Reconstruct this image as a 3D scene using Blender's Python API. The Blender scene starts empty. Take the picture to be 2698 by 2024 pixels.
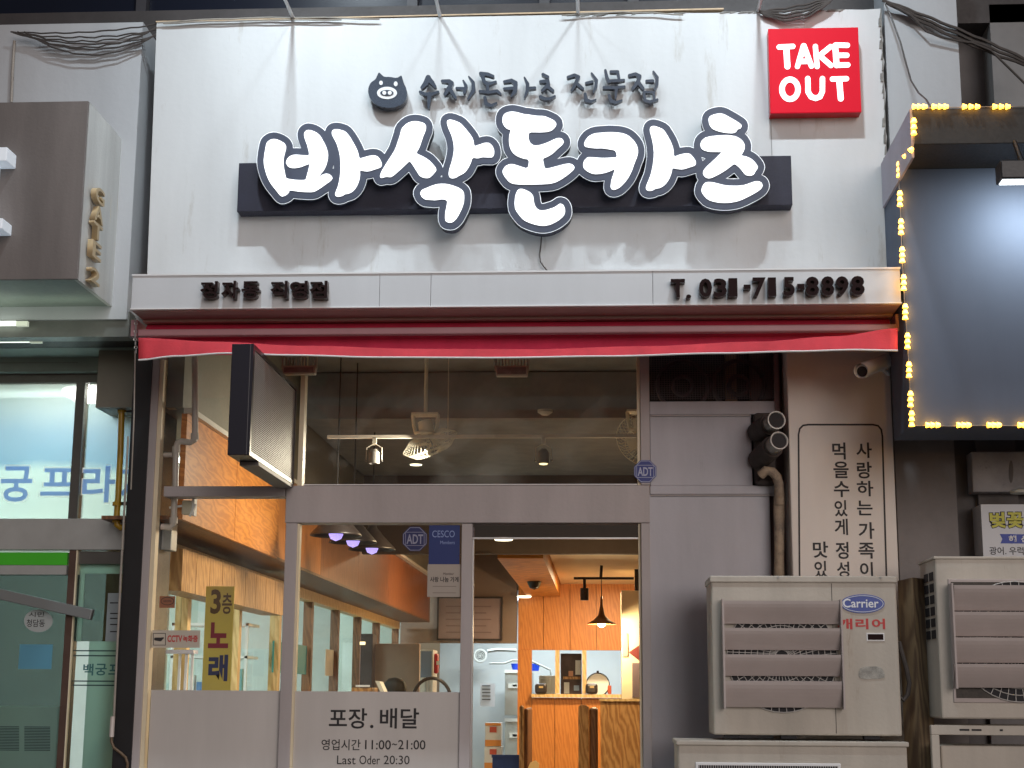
import bpy, bmesh, math, random
import numpy as np
from mathutils import Matrix, Vector
random.seed(7)
SC = bpy.context.scene
COL = SC.collection
# ---------------------------------------------------------------- camera
F, CX, CY = 4075.0, 1349.0, 1012.0            # focal length and centre in photo pixels (2698 x 2024)
CAMY, CAMZ = -7.8, 1.6
def _n(v): return v / np.linalg.norm(v)
_dy = _n(np.array([1590 - CX, -(1828 - CY), -F]))
_dx = np.array([1, -.0065, 0.]); _dx = _n(_dx - (_dx @ _dy) * _dy)
_dz = np.cross(_dx, _dy)
cam = bpy.data.cameras.new('camera'); co = bpy.data.objects.new('camera', cam); COL.objects.link(co)
cam.sensor_width = 36; cam.lens = F / 2698 * 36; cam.clip_end = 300; cam.clip_start = .05
R = Matrix((_dx.tolist(), _dy.tolist(), _dz.tolist())).to_4x4()
co.matrix_world = Matrix.Translation((0, CAMY, CAMZ)) @ R
SC.camera = co
# ---------------------------------------------------------------- night sky, street light, exposure
w = bpy.data.worlds.new('World'); SC.world = w; w.use_nodes = True
nt = w.node_tree; bg = nt.nodes['Background']
sk = nt.nodes.new('ShaderNodeTexSky'); sk.sky_type = 'NISHITA'; sk.sun_disc = False
sk.sun_elevation = math.radians(32); sk.sun_rotation = math.radians(150)
wm = nt.nodes.new('ShaderNodeMix'); wm.data_type = 'RGBA'; wm.blend_type = 'MULTIPLY'; wm.inputs[0].default_value = 1; wm.inputs[7].default_value = (1, .78, .70, 1)   # city glow warms the night sky
nt.links.new(sk.outputs[0], wm.inputs[6]); nt.links.new(wm.outputs[2], bg.inputs[0]); bg.inputs[1].default_value = .034
sl = bpy.data.lights.new('street_light', 'SUN'); sl.energy = .92; sl.color = (1, .93, .90); sl.angle = math.radians(32)
so = bpy.data.objects.new('street_light', sl); COL.objects.link(so)
so.rotation_euler = Vector((-.36, .9, -.25)).to_track_quat('-Z', 'Y').to_euler()
SC.view_settings.view_transform = 'Standard'; SC.view_settings.look = 'None'
SC.view_settings.exposure = 0; SC.view_settings.gamma = 1
SC.cycles.max_bounces = 8; SC.cycles.transparent_max_bounces = 16; SC.cycles.use_denoising = True
SC.cycles.sample_clamp_indirect = 4

def P(px, py, Y):
    c = np.array([px - CX, -(py - CY), -F])
    d = (_dx @ c, _dy @ c, _dz @ c)
    t = (Y - CAMY) / d[1]
    return (d[0] * t, Y, CAMZ + d[2] * t)
def X(px, py, Y): return P(px, py, Y)[0]
def Z(px, py, Y): return P(px, py, Y)[2]
def ext(r, Y):      # world extents of a photo rectangle at depth Y
    a, b, c, d = r; mx, my = (a + c) / 2, (b + d) / 2
    return X(a, my, Y), X(c, my, Y), Z(mx, d, Y), Z(mx, b, Y)
# ---------------------------------------------------------------- materials
MATS = {}
def mat(name, col, rough=.6, metal=0, var=.0, scale=6, bump=0, em=None, es=0, streak=False, spec=None, stain=None):
    if name in MATS: return MATS[name]
    m = bpy.data.materials.new(name); m.use_nodes = True; nt = m.node_tree; N = nt.nodes; L = nt.links
    b = N['Principled BSDF']; b.inputs['Roughness'].default_value = rough; b.inputs['Metallic'].default_value = metal
    b.inputs['Base Color'].default_value = (*col, 1)
    if spec is not None: b.inputs['Specular IOR Level'].default_value = spec
    if em: b.inputs['Emission Color'].default_value = (*em, 1); b.inputs['Emission Strength'].default_value = es
    if var or bump:
        tc = N.new('ShaderNodeNewGeometry'); mp = N.new('ShaderNodeMapping'); L.new(tc.outputs['Position'], mp.inputs[0])
        if streak: mp.inputs['Scale'].default_value = (1, 1, .16)
        n = N.new('ShaderNodeTexNoise'); n.inputs['Scale'].default_value = scale; n.inputs['Detail'].default_value = 8
        n.inputs['Roughness'].default_value = .62; L.new(mp.outputs[0], n.inputs[0])
        r = N.new('ShaderNodeMapRange'); r.inputs[1].default_value = .3; r.inputs[2].default_value = .7
        r.inputs[3].default_value = 1 - var; r.inputs[4].default_value = 1 + var * .5; L.new(n.outputs[0], r.inputs[0])
        mx = N.new('ShaderNodeMix'); mx.data_type = 'RGBA'; mx.blend_type = 'MULTIPLY'; mx.inputs[0].default_value = 1
        mx.inputs[6].default_value = (*col, 1); L.new(r.outputs[0], mx.inputs[7]); out = mx.outputs[2]
        n2 = N.new('ShaderNodeTexNoise'); n2.inputs['Scale'].default_value = scale * 14; n2.inputs['Detail'].default_value = 4
        L.new(tc.outputs['Position'], n2.inputs[0])
        if stain:
            sc_, lo, hi = stain[1:]
            n3 = N.new('ShaderNodeTexNoise'); n3.inputs['Scale'].default_value = sc_; n3.inputs['Detail'].default_value = 10; n3.inputs['Roughness'].default_value = .75
            L.new(mp.outputs[0], n3.inputs[0])
            r3 = N.new('ShaderNodeMapRange'); r3.inputs[1].default_value = lo; r3.inputs[2].default_value = hi; L.new(n3.outputs[0], r3.inputs[0])
            m3 = N.new('ShaderNodeMix'); m3.data_type = 'RGBA'; L.new(r3.outputs[0], m3.inputs[0]); L.new(out, m3.inputs[6]); m3.inputs[7].default_value = (*stain[0], 1)
            out = m3.outputs[2]
        L.new(out, b.inputs['Base Color'])
        r2 = N.new('ShaderNodeMapRange'); r2.inputs[3].default_value = max(.02, rough - .12); r2.inputs[4].default_value = min(1, rough + .12)
        L.new(n2.outputs[0], r2.inputs[0]); L.new(r2.outputs[0], b.inputs['Roughness'])
        if bump:
            bp = N.new('ShaderNodeBump'); bp.inputs['Strength'].default_value = bump; bp.inputs['Distance'].default_value = .004
            L.new(n2.outputs[0], bp.inputs['Height']); L.new(bp.outputs[0], b.inputs['Normal'])
    MATS[name] = m; return m
def wood(name, c1, c2, sc=(8, 8, 1.2), rough=.45, dist=3.0, wscale=2.2):
    m = bpy.data.materials.new(name); m.use_nodes = True; nt = m.node_tree; N = nt.nodes; L = nt.links
    b = N['Principled BSDF']; b.inputs['Roughness'].default_value = rough
    g = N.new('ShaderNodeNewGeometry'); mp = N.new('ShaderNodeMapping'); mp.inputs['Scale'].default_value = sc
    L.new(g.outputs['Position'], mp.inputs[0])
    wv = N.new('ShaderNodeTexWave'); wv.inputs['Scale'].default_value = wscale; wv.inputs['Distortion'].default_value = dist * 3
    wv.inputs['Detail'].default_value = 4; wv.inputs['Detail Scale'].default_value = 1.3; wv.bands_direction = 'DIAGONAL'
    n = N.new('ShaderNodeTexNoise'); n.inputs['Scale'].default_value = 5; n.inputs['Detail'].default_value = 9
    L.new(mp.outputs[0], wv.inputs[0]); L.new(mp.outputs[0], n.inputs[0])
    a = N.new('ShaderNodeMath'); a.operation = 'MULTIPLY_ADD'; a.inputs[1].default_value = .5; L.new(wv.outputs['Fac'], a.inputs[0])
    h = N.new('ShaderNodeMath'); h.operation = 'MULTIPLY'; h.inputs[1].default_value = .55; L.new(n.outputs[0], h.inputs[0]); L.new(h.outputs[0], a.inputs[2])
    cr = N.new('ShaderNodeValToRGB'); cr.color_ramp.elements[0].position = .25; cr.color_ramp.elements[1].position = .75
    cr.color_ramp.elements[0].color = (*c2, 1); cr.color_ramp.elements[1].color = (*c1, 1)
    L.new(a.outputs[0], cr.inputs[0]); L.new(cr.outputs[0], b.inputs['Base Color'])
    MATS[name] = m; return m
def glass(name, tint=(1, 1, 1), refl=1.45, rough=.0, dirt=0):
    m = bpy.data.materials.new(name); m.use_nodes = True; nt = m.node_tree; N = nt.nodes; L = nt.links
    N.remove(N['Principled BSDF']); o = N['Material Output']
    t = N.new('ShaderNodeBsdfTransparent'); t.inputs[0].default_value = (*tint, 1)
    gl = N.new('ShaderNodeBsdfGlossy'); gl.inputs['Roughness'].default_value = rough
    fr = N.new('ShaderNodeFresnel'); fr.inputs[0].default_value = refl
    mx = N.new('ShaderNodeMixShader'); gb = N.new('ShaderNodeNewGeometry'); iv = N.new('ShaderNodeMath'); iv.operation = 'SUBTRACT'; iv.inputs[0].default_value = 1; L.new(gb.outputs['Backfacing'], iv.inputs[1])
    ml = N.new('ShaderNodeMath'); ml.operation = 'MULTIPLY'; L.new(fr.outputs[0], ml.inputs[0]); L.new(iv.outputs[0], ml.inputs[1])   # only the outer face mirrors
    L.new(ml.outputs[0], mx.inputs[0]); L.new(t.outputs[0], mx.inputs[1]); L.new(gl.outputs[0], mx.inputs[2])
    out = mx.outputs[0]
    if dirt:
        d = N.new('ShaderNodeBsdfDiffuse'); d.inputs[0].default_value = (.6, .62, .55, 1)
        g = N.new('ShaderNodeNewGeometry'); n = N.new('ShaderNodeTexNoise'); n.inputs['Scale'].default_value = 2.3; n.inputs['Detail'].default_value = 9
        n.inputs['Distortion'].default_value = 1.5
        L.new(g.outputs['Position'], n.inputs[0]); r = N.new('ShaderNodeMapRange'); r.inputs[1].default_value = .5; r.inputs[2].default_value = .85
        r.inputs[4].default_value = dirt; L.new(n.outputs[0], r.inputs[0])
        m2 = N.new('ShaderNodeMixShader'); L.new(r.outputs[0], m2.inputs[0]); L.new(out, m2.inputs[1]); L.new(d.outputs[0], m2.inputs[2]); out = m2.outputs[0]
    L.new(out, o.inputs[0]); MATS[name] = m; return m
def emit(name, col, s): return mat(name, (.8, .8, .8), em=col, es=s)

white = mat('sign_white_paint', (.62, .635, .64), .5, var=.11, scale=2.6, bump=.15, streak=True, stain=((.36, .33, .28), 9, .57, .80))
band_white = mat('band_white_paint', (.64, .66, .68), .45, var=.08, scale=3, bump=.1, streak=True, stain=((.4, .37, .33), 14, .67, .82))
wallgrey = mat('wall_grey_paint', (.46, .48, .50), .6, var=.14, scale=2, bump=.3, streak=True)
walldark = mat('wall_dark_render', (.17, .16, .16), .75, var=.25, scale=3, bump=.4)
frame_grey = mat('frame_grey_paint', (.46, .42, .415), .5, var=.16, scale=4, bump=.2, streak=True, stain=((.25, .21, .19), 12, .62, .8))
panel_grey = mat('panel_grey_paint', (.48, .475, .51), .55, var=.16, scale=3, bump=.2, streak=True, stain=((.27, .25, .25), 11, .62, .82))
pillar_m = mat('pillar_cream_paint', (.80, .75, .69), .55, var=.10, scale=2, bump=.2, streak=True)
cream = mat('cream_trim', (.78, .68, .48), .45, var=.08, scale=9)
black_paint = mat('black_paint', (.012, .012, .014), .4, var=.2, scale=8)
navy = mat('navy_paint', (.010, .010, .026), .6, var=.2, scale=8, bump=.1)
plate = mat('letter_plate_slate', (.058, .07, .108), .5, var=.08, scale=5)
letter_dark = mat('letter_slate', (.055, .068, .092), .25, var=.1, scale=20)
maroon = mat('letter_maroon', (.020, .009, .009), .75, spec=.1)
maroon_side = mat('letter_side_maroon', (.05, .028, .022), .4)
red_box = mat('red_acrylic', (.45, .002, .012), .5, spec=.15, em=(1, .008, .045), es=.30)
red_side = mat('red_acrylic_side', (.6, .01, .02), .3)
lit_white = emit('lit_white_acrylic', (.93, .97, 1), 1.12)
rim_lit = emit('lit_rim_acrylic', (.85, .93, 1), .78)
awn_red = mat('awning_red_fabric', (.80, .075, .10), .8, var=.22, scale=7, bump=.5, streak=True)
awn_grey = mat('awning_bar_grey', (.50, .26, .29), .4, var=.1, scale=5)
_b = awn_red.node_tree.nodes['Principled BSDF']; _o = awn_red.node_tree.nodes['Material Output']
_t = awn_red.node_tree.nodes.new('ShaderNodeBsdfTranslucent'); _t.inputs[0].default_value = (.8, .10, .10, 1); _x = awn_red.node_tree.nodes.new('ShaderNodeMixShader'); _x.inputs[0].default_value = .42
awn_red.node_tree.links.new(_b.outputs[0], _x.inputs[1]); awn_red.node_tree.links.new(_t.outputs[0], _x.inputs[2]); awn_red.node_tree.links.new(_x.outputs[0], _o.inputs[0])
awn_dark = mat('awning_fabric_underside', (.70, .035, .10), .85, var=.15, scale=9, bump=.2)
white_trim = mat('white_trim', (.8, .8, .8), .5)
steel = mat('brushed_steel', (.50, .51, .50), .35, metal=.45, var=.12, scale=5)
steel_dark = mat('dark_steel_frame', (.13, .125, .115), .4, metal=.5, var=.2, scale=6)
alu = mat('aluminium', (.55, .55, .56), .35, metal=.8, var=.1, scale=9)
ply = wood('plywood_orange', (.68, .26, .045), (.50, .165, .025), (1.1, 1.1, 6), dist=4)
woodp = wood('wood_panel_orange', (.58, .215, .045), (.47, .16, .03), (7, 7, 1))
woodd = wood('wood_dark_brown', (.20, .085, .035), (.11, .045, .018), (7, 7, 1.2))
woodt = wood('wood_table_tan', (.55, .30, .11), (.33, .15, .045), (6, 6, 1.4))
woodl = wood('wood_light_trim', (.78, .55, .26), (.6, .38, .15), (5, 5, 1.4))
ceil_black = mat('ceiling_black', (.32, .34, .37), .85, var=.3, scale=2)
int_wall = mat('interior_wall_taupe', (.22, .16, .13), .8, var=.1, scale=3)
kitchen_w = mat('kitchen_wall_white', (.62, .66, .66), .5, var=.06, scale=3)
beige = mat('ceiling_beige', (.78, .60, .38), .8, var=.04, scale=3)
pvc = mat('pvc_pipe_grey', (.58, .52, .48), .35, var=.1, scale=12)
gas_yellow = mat('gas_pipe_yellow', (.42, .24, .015), .35, var=.25, scale=14)
ac_body = mat('ac_painted_metal', (.52, .475, .405), .5, var=.2, scale=4, bump=.2, streak=True, stain=((.24, .15, .08), 9, .60, .78))
ac_guard = mat('ac_louvre_metal', (.46, .395, .37), .5, var=.1, scale=4, bump=.1)
dark_void = mat('dark_void', (.012, .011, .014), .7)
grille_d = mat('grille_dark', (.06, .045, .055), .5)
film = mat('frosted_film', (.60, .57, .54), .4, var=.14, scale=2.2, streak=True)
ink = mat('black_ink', (.02, .018, .02), .6)
cable_m = mat('cable_rubber', (.07, .06, .055), .5, var=.3, scale=20)
cable_l = mat('cable_light', (.35, .32, .28), .5, var=.2, scale=20)
blue_st = mat('sticker_blue', (.015, .04, .25), .4)
pane = glass('shop_glass', (.97, .98, .97), 1.45, dirt=.10)
pane_lobby = glass('lobby_glass', (.85, .97, .94), 1.5)
# ---------------------------------------------------------------- mesh helpers
class MB:
    def __init__(s): s.v = []; s.f = []
    def box(s, x0, x1, y0, y1, z0, z1, m=None):
        b = len(s.v)
        pts = [(x, y, z) for x in (x0, x1) for y in (y0, y1) for z in (z0, z1)]
        if m is not None: pts = [tuple(m @ Vector(p)) for p in pts]
        s.v += pts
        for f in ((0, 1, 3, 2), (4, 6, 7, 5), (0, 4, 5, 1), (2, 3, 7, 6), (0, 2, 6, 4), (1, 5, 7, 3)): s.f.append(tuple(b + i for i in f))
        return s
    def prism(s, pts, y0, y1):          # pts (x,z)
        b = len(s.v); n = len(pts)
        s.v += [(x, y0, z) for x, z in pts] + [(x, y1, z) for x, z in pts]
        s.f.append(tuple(range(b, b + n))); s.f.append(tuple(range(b + 2 * n - 1, b + n - 1, -1)))
        for i in range(n): j = (i + 1) % n; s.f.append((b + j, b + i, b + n + i, b + n + j))
        return s
    def quad(s, a, b_, c, d):
        b = len(s.v); s.v += [a, b_, c, d]; s.f.append((b, b + 1, b + 2, b + 3)); return s
    def tube(s, pts, r, n=8, caps=True):
        pts = [Vector(p) for p in pts]; b = len(s.v); k = len(pts)
        rr = r if isinstance(r, (list, tuple)) else [r] * k; up = None
        for i, p in enumerate(pts):
            t = (pts[min(i + 1, k - 1)] - pts[max(i - 1, 0)]).normalized()
            if up is None: up = t.orthogonal().normalized()
            else:
                up = (up - up.dot(t) * t)
                up = up.normalized() if up.length > 1e-6 else t.orthogonal().normalized()
            sd = t.cross(up)
            for j in range(n):
                a = 2 * math.pi * j / n; q = p + rr[i] * (math.cos(a) * up + math.sin(a) * sd); s.v.append(tuple(q))
        for i in range(k - 1):
            for j in range(n):
                q = (j + 1) % n; s.f.append((b + i * n + j, b + i * n + q, b + (i + 1) * n + q, b + (i + 1) * n + j))
        if caps: s.f.append(tuple(b + j for j in range(n - 1, -1, -1))); s.f.append(tuple(b + (k - 1) * n + j for j in range(n)))
        return s
    def lathe(s, prof, c, m=None, n=24):     # prof (r,z) about z at c
        b = len(s.v); k = len(prof)
        for r, z in prof:
            for j in range(n):
                a = 2 * math.pi * j / n; q = Vector((r * math.cos(a), r * math.sin(a), z))
                if m is not None: q = m @ q
                s.v.append((q.x + c[0], q.y + c[1], q.z + c[2]))
        for i in range(k - 1):
            for j in range(n):
                q = (j + 1) % n; s.f.append((b + i * n + j, b + i * n + q, b + (i + 1) * n + q, b + (i + 1) * n + j))
        return s
    def ring(s, c, R_, r, axis='y', n=28, k=6):
        b = len(s.v)
        for i in range(n):
            a = 2 * math.pi * i / n
            for j in range(k):
                t = 2 * math.pi * j / k; rad = R_ + r * math.cos(t); h = r * math.sin(t)
                if axis == 'y': s.v.append((c[0] + rad * math.cos(a), c[1] + h, c[2] + rad * math.sin(a)))
                else: s.v.append((c[0] + rad * math.cos(a), c[1] + rad * math.sin(a), c[2] + h))
        for i in range(n):
            for j in range(k):
                a2, q = (i + 1) % n, (j + 1) % k; s.f.append((b + i * k + j, b + a2 * k + j, b + a2 * k + q, b + i * k + q))
        return s
def place(o, parent):
    o.parent = parent
    if parent is not None: o.matrix_parent_inverse = Matrix.Translation(-Vector(parent['wl']))
def finish(me, name, m, parent=None, smooth=False, bevel=0, label=None, cat=None, group=None, kind=None):
    vs = np.empty(len(me.vertices) * 3); me.vertices.foreach_get('co', vs); vs = vs.reshape(-1, 3)
    c = (vs.min(0) + vs.max(0)) / 2
    if parent is None: c[2] = vs[:, 2].min()
    vs -= c; me.vertices.foreach_set('co', vs.ravel()); me.update()
    o = bpy.data.objects.new(name, me); o.location = c; o['wl'] = list(map(float, c)); COL.objects.link(o)
    if m: me.materials.clear(); me.materials.append(m)
    if smooth:
        for p in me.polygons: p.use_smooth = True
        try: me.set_sharp_from_angle(angle=math.radians(38))
        except Exception: pass
    if bevel:
        b = o.modifiers.new('bevel', 'BEVEL'); b.width = bevel; b.segments = 2; b.limit_method = 'ANGLE'
    place(o, parent); props(o, label, cat, group, kind); return o
def props(o, label=None, cat=None, group=None, kind=None):
    if label: o['label'] = label
    if cat: o['category'] = cat
    if group: o['group'] = group
    if kind: o['kind'] = kind
def obj(name, mb, m, parent=None, **k):
    me = bpy.data.meshes.new(name); me.from_pydata(mb.v, [], mb.f); me.validate()
    bm = bmesh.new(); bm.from_mesh(me); bmesh.ops.recalc_face_normals(bm, faces=bm.faces); bm.to_mesh(me); bm.free()
    return finish(me, name, m, parent, **k)
def struct(name, mb, m, **k): return obj(name, mb, m, None, kind='structure', **k)
def thing(name, loc, label, cat, group=None):
    o = bpy.data.objects.new(name, None); o.empty_display_size = .1; o.location = loc; o['wl'] = list(map(float, loc)); COL.objects.link(o)
    props(o, label, cat, group); return o
def thing_p(name, px, py, Y, label, cat, group=None): return thing(name, P(px, py, Y), label, cat, group)
def bx(name, r, Y, t, m, parent=None, **k):      # box whose front face covers the photo rectangle r at depth Y, thickness t away
    x0, x1, z0, z1 = ext(r, Y); return obj(name, MB().box(x0, x1, Y, Y + t, z0, z1), m, parent, **k)
def copy_tree(root, dloc, label=None):
    r = root.copy(); COL.objects.link(r); r.location = root.location + Vector(dloc)
    if label: r['label'] = label
    def rec(src, dst):
        for ch in list(src.children):
            c = ch.copy(); COL.objects.link(c); c.parent = dst; c.matrix_parent_inverse = ch.matrix_parent_inverse.copy(); rec(ch, c)
    rec(root, r); return r
# ---------------------------------------------------------------- outline shapes (signed distance -> contour -> plate)
def smooth_poly(p, it=1):
    for _ in range(it):
        q = []
        for i in range(len(p)):
            a, b = np.array(p[i], float), np.array(p[(i + 1) % len(p)], float)
            q += [tuple(a * .78 + b * .22), tuple(a * .22 + b * .78)]
        p = q
    return p
def field(shapes, gx, gy):
    D = np.full(gx.shape, 1e9)
    for kind, pts in shapes:
        if kind == 'poly':
            d = np.full(gx.shape, 1e9); ins = np.zeros(gx.shape, bool)
            for i in range(len(pts)):
                (ax, ay), (bx_, by) = pts[i], pts[(i + 1) % len(pts)]
                ex, ey = bx_ - ax, by - ay; L2 = ex * ex + ey * ey + 1e-9
                t = np.clip(((gx - ax) * ex + (gy - ay) * ey) / L2, 0, 1)
                d = np.minimum(d, np.hypot(gx - ax - t * ex, gy - ay - t * ey))
                c = ((ay > gy) != (by > gy)) & (gx < (bx_ - ax) * (gy - ay) / ((by - ay) if by != ay else 1e-9) + ax)
                ins ^= c
            D = np.minimum(D, np.where(ins, -d, d))
        else:
            if len(pts) == 1: pts = pts * 2
            for (ax, ay, ar), (bx_, by, br) in zip(pts[:-1], pts[1:]):
                ex, ey = bx_ - ax, by - ay; L2 = ex * ex + ey * ey + 1e-9
                t = np.clip(((gx - ax) * ex + (gy - ay) * ey) / L2, 0, 1)
                D = np.minimum(D, np.hypot(gx - ax - t * ex, gy - ay - t * ey) - (ar + t * (br - ar)))
    return D
def contours(shapes, off=0, res=1.0, minus=None):
    xs, ys = [], []
    for k, p in shapes:
        for q in p: xs.append(q[0]); ys.append(q[1])
    m = off + 30
    ax = np.arange(min(xs) - m, max(xs) + m, res); ay = np.arange(min(ys) - m, max(ys) + m, res)
    gx, gy = np.meshgrid(ax, ay); D = field(shapes, gx, gy) - off
    if minus: D = np.maximum(D, -field(minus, gx, gy))
    D = np.where(np.abs(D) < 1e-6, 1e-6, D)
    seg = {}
    S = D < 0; H, W = D.shape
    c = S[:-1, :-1].astype(int) + 2 * S[:-1, 1:] + 4 * S[1:, 1:] + 8 * S[1:, :-1]
    def ip(i, j, i2, j2):
        t = D[i, j] / (D[i, j] - D[i2, j2]); return (ax[j] + t * (ax[j2] - ax[j]), ay[i] + t * (ay[i2] - ay[i]))
    TAB = {1: [(3, 0)], 2: [(0, 1)], 3: [(3, 1)], 4: [(1, 2)], 5: [(3, 0), (1, 2)], 6: [(0, 2)], 7: [(3, 2)], 8: [(2, 3)], 9: [(2, 0)], 10: [(0, 1), (2, 3)], 11: [(2, 1)], 12: [(1, 3)], 13: [(1, 0)], 14: [(0, 3)]}
    nxt, pos = {}, {}
    for i, j in zip(*np.nonzero((c > 0) & (c < 15))):
        i = int(i); j = int(j)
        E = {0: ('h', i, j), 1: ('v', i, j + 1), 2: ('h', i + 1, j), 3: ('v', i, j)}
        for a, b in TAB[int(c[i, j])]:
            for e in (E[a], E[b]):
                if e not in pos: pos[e] = ip(e[1], e[2], e[1], e[2] + 1) if e[0] == 'h' else ip(e[1], e[2], e[1] + 1, e[2])
            nxt[E[a]] = E[b]
    loops = []
    while nxt:
        s0 = next(iter(nxt)); cur = s0; lp = []
        while cur in nxt: lp.append(pos[cur]); cur = nxt.pop(cur)
        if len(lp) > 6: loops.append(simplify(lp, .22 * max(res, .6)))
    return loops
def simplify(p, tol):
    a = np.array(p); n = len(a)
    if n < 8: return p
    far = int(np.argmax(np.hypot(*(a - a[0]).T)))
    def dp(i, j):
        if j <= i + 1: return [i]
        s, e = a[i], a[j % n]; k = a[i + 1:j]; v = e - s; l = math.hypot(*v) + 1e-9
        d = np.abs((k[:, 0] - s[0]) * v[1] - (k[:, 1] - s[1]) * v[0]) / l
        m = int(np.argmax(d))
        if d[m] < tol: return [i]
        m += i + 1; return dp(i, m) + dp(m, j)
    idx = dp(0, far) + dp(far, n); return [p[i % n] for i in idx]
def plate_mesh(name, loops, Y, t, m, parent=None, side=None, **k):
    """loops in photo pixels drawn on the plane Y; the plate's front is at Y, its back at Y+t"""
    cu = bpy.data.curves.new(name, 'CURVE'); cu.dimensions = '2D'; cu.fill_mode = 'BOTH'; cu.extrude = t / 2
    for lp in loops:
        sp = cu.splines.new('POLY'); sp.points.add(len(lp) - 1)
        for q, (a, b) in zip(sp.points, lp):
            x, _, z = P(a, b, Y); q.co = (x, z, 0, 1)
        sp.use_cyclic_u = True
    return curve_to(cu, name, Y, t, m, parent, side, **k)
def curve_to(cu, name, Y, t, m, parent, side=None, fix=None, **k):
    tmp = bpy.data.objects.new('tmp', cu); COL.objects.link(tmp); bpy.context.view_layer.update()
    me = bpy.data.meshes.new_from_object(tmp.evaluated_get(bpy.context.evaluated_depsgraph_get()))
    bpy.data.objects.remove(tmp); bpy.data.curves.remove(cu)
    v = np.empty(len(me.vertices) * 3); me.vertices.foreach_get('co', v); v = v.reshape(-1, 3)
    if fix: v = fix(v)
    v = np.stack([v[:, 0], Y + t / 2 - v[:, 2], v[:, 1]], 1); me.vertices.foreach_set('co', v.ravel()); me.update()
    me.name = name
    o = finish(me, name, m, parent, **k)
    if side:
        me.materials.append(side)
        for p in me.polygons:
            if abs(p.normal.y) < .5: p.material_index = 1
    return o
def shape(name, shapes, Y, t, m, parent=None, off=0, res=1.0, side=None, minus=None, **k):
    return plate_mesh(name, contours(shapes, off, res, minus), Y, t, m, parent, side, **k)
def text(name, s, r, Y, t, m, parent=None, bold=0, side=None, world=None, **k):
    """lettering fitted to the photo rectangle r on plane Y"""
    cu = bpy.data.curves.new(name, 'FONT'); cu.body = s; cu.extrude = t / 2; cu.offset = bold; cu.resolution_u = 3; cu.size = 1
    x0, x1, z0, z1 = world or ext(r, Y)
    def fix(v):
        a, b = v.min(0), v.max(0)
        v[:, 0] = x0 + (v[:, 0] - a[0]) / max(b[0] - a[0], 1e-6) * (x1 - x0)
        v[:, 1] = z0 + (v[:, 1] - a[1]) / max(b[1] - a[1], 1e-6) * (z1 - z0); return v
    return curve_to(cu, name, Y, t, m, parent, side, fix, **k)
def rot_x_plane(o, Xp, flip=1):     # swing a flat part (drawn in the XZ plane) onto a plane of constant X
    pass
# ================================================================ SETTING
struct('ground', MB().box(-14, 14, -16, .0, -.2, 0), mat('asphalt', (.055, .055, .057), .85, var=.3, scale=4, bump=.6))
struct('pavement', MB().box(-14, 14, -2.6, 0, .004, .12), mat('pavement_concrete', (.40, .38, .36), .8, var=.2, scale=3, bump=.5))

# ---- upper storey dark ribbon windows above the sign
up = thing_p('upper_storey', 1349, 30, .0, 'dark glazed upper storey above the white sign with thin mullions', 'building')
zt = Z(1349, 62, -.02)
obj('ledge', MB().box(-4.2, 4.2, -.05, .5, zt - .06, zt + .10), mat('ledge_dark', (.05, .045, .045), .6, var=.3, scale=5), up)
g_dark = mat('upper_glass_dark', (.008, .011, .022), .3, spec=.2)
xs = [-4.2, -2.52, -1.02, -.30, .18, 1.42, 2.6, 4.2]
for i in range(len(xs) - 1):
    obj('window_pane', MB().box(xs[i] + .03, xs[i + 1] - .03, .06, .1, zt + .13, zt + 1.6), g_dark, up)
for x in xs[1:-1]: obj('mullion', MB().box(x - .028, x + .028, .0, .14, zt + .10, zt + 1.7), mat('mullion_dark', (.035, .035, .042), .5), up)

# ---- the long wall behind everything
wl = thing('facade_wall', (0, 0, 0), 'grey rendered building wall behind the shop sign and neighbours', 'wall')
zs = Z(400, 700, -.02)
obj('recess_wall', MB().box(X(340, 400, .05), X(420, 400, .05), .05, .3, Z(380, 850, .05), Z(380, 62, .05)), walldark, wl)
obj('left_wall_panel', MB().box(-3.6, X(358, 400, -.3), -.3, .3, Z(200, 842, -.3), Z(200, 62, -.3)), wallgrey, wl)
obj('seam_conduit', MB().tube([P(38, 108, -.32), P(33, 190, -.32), P(30, 270, -.32)], .008), cable_l, wl)
r_ = (2322, -40, 2527, 345)
x0, x1, z0, z1 = ext(r_, -.32)
obj('right_wall_panel', MB().box(X(2335, 150, -.32), X(2527, 150, -.32), -.32, .2, Z(2420, 1500, -.32) * 0 + Z(2420, 345, -.32) - .5, z1 + .2), wallgrey, wl)
obj('right_recess', MB().box(X(2527, 300, .1), X(2627, 300, .1), .12, .4, 1, 5.6), walldark, wl)
obj('right_far_panel', MB().box(X(2622, 300, -.05), 4.2, -.05, .4, Z(2650, 420, 0), Z(2650, 22, 0)), mat('wall_grey_deep', (.22, .22, .22), .6, var=.2, scale=2, bump=.3, streak=True), wl)
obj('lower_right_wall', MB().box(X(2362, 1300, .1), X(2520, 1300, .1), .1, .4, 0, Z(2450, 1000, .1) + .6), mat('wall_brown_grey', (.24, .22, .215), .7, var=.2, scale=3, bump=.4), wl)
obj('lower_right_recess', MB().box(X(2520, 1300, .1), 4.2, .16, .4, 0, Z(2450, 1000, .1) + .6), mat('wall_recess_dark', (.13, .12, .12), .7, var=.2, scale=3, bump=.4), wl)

# ================================================================ WHITE SIGN FASCIA
YS = -.35
fa = thing_p('sign_fascia', 1349, 715, YS, 'large white sign board with glowing white letters, pig emblem and phone number band', 'shop sign')
TL, TR, BR, BL = P(413, 60, YS), P(2323, 23, YS), P(2349, 712, YS), P(388, 728, YS)
zb = Z(1349, 722, YS) - .05
pts = [(BL[0], zb)] + [(BR[0], zb)]
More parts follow.
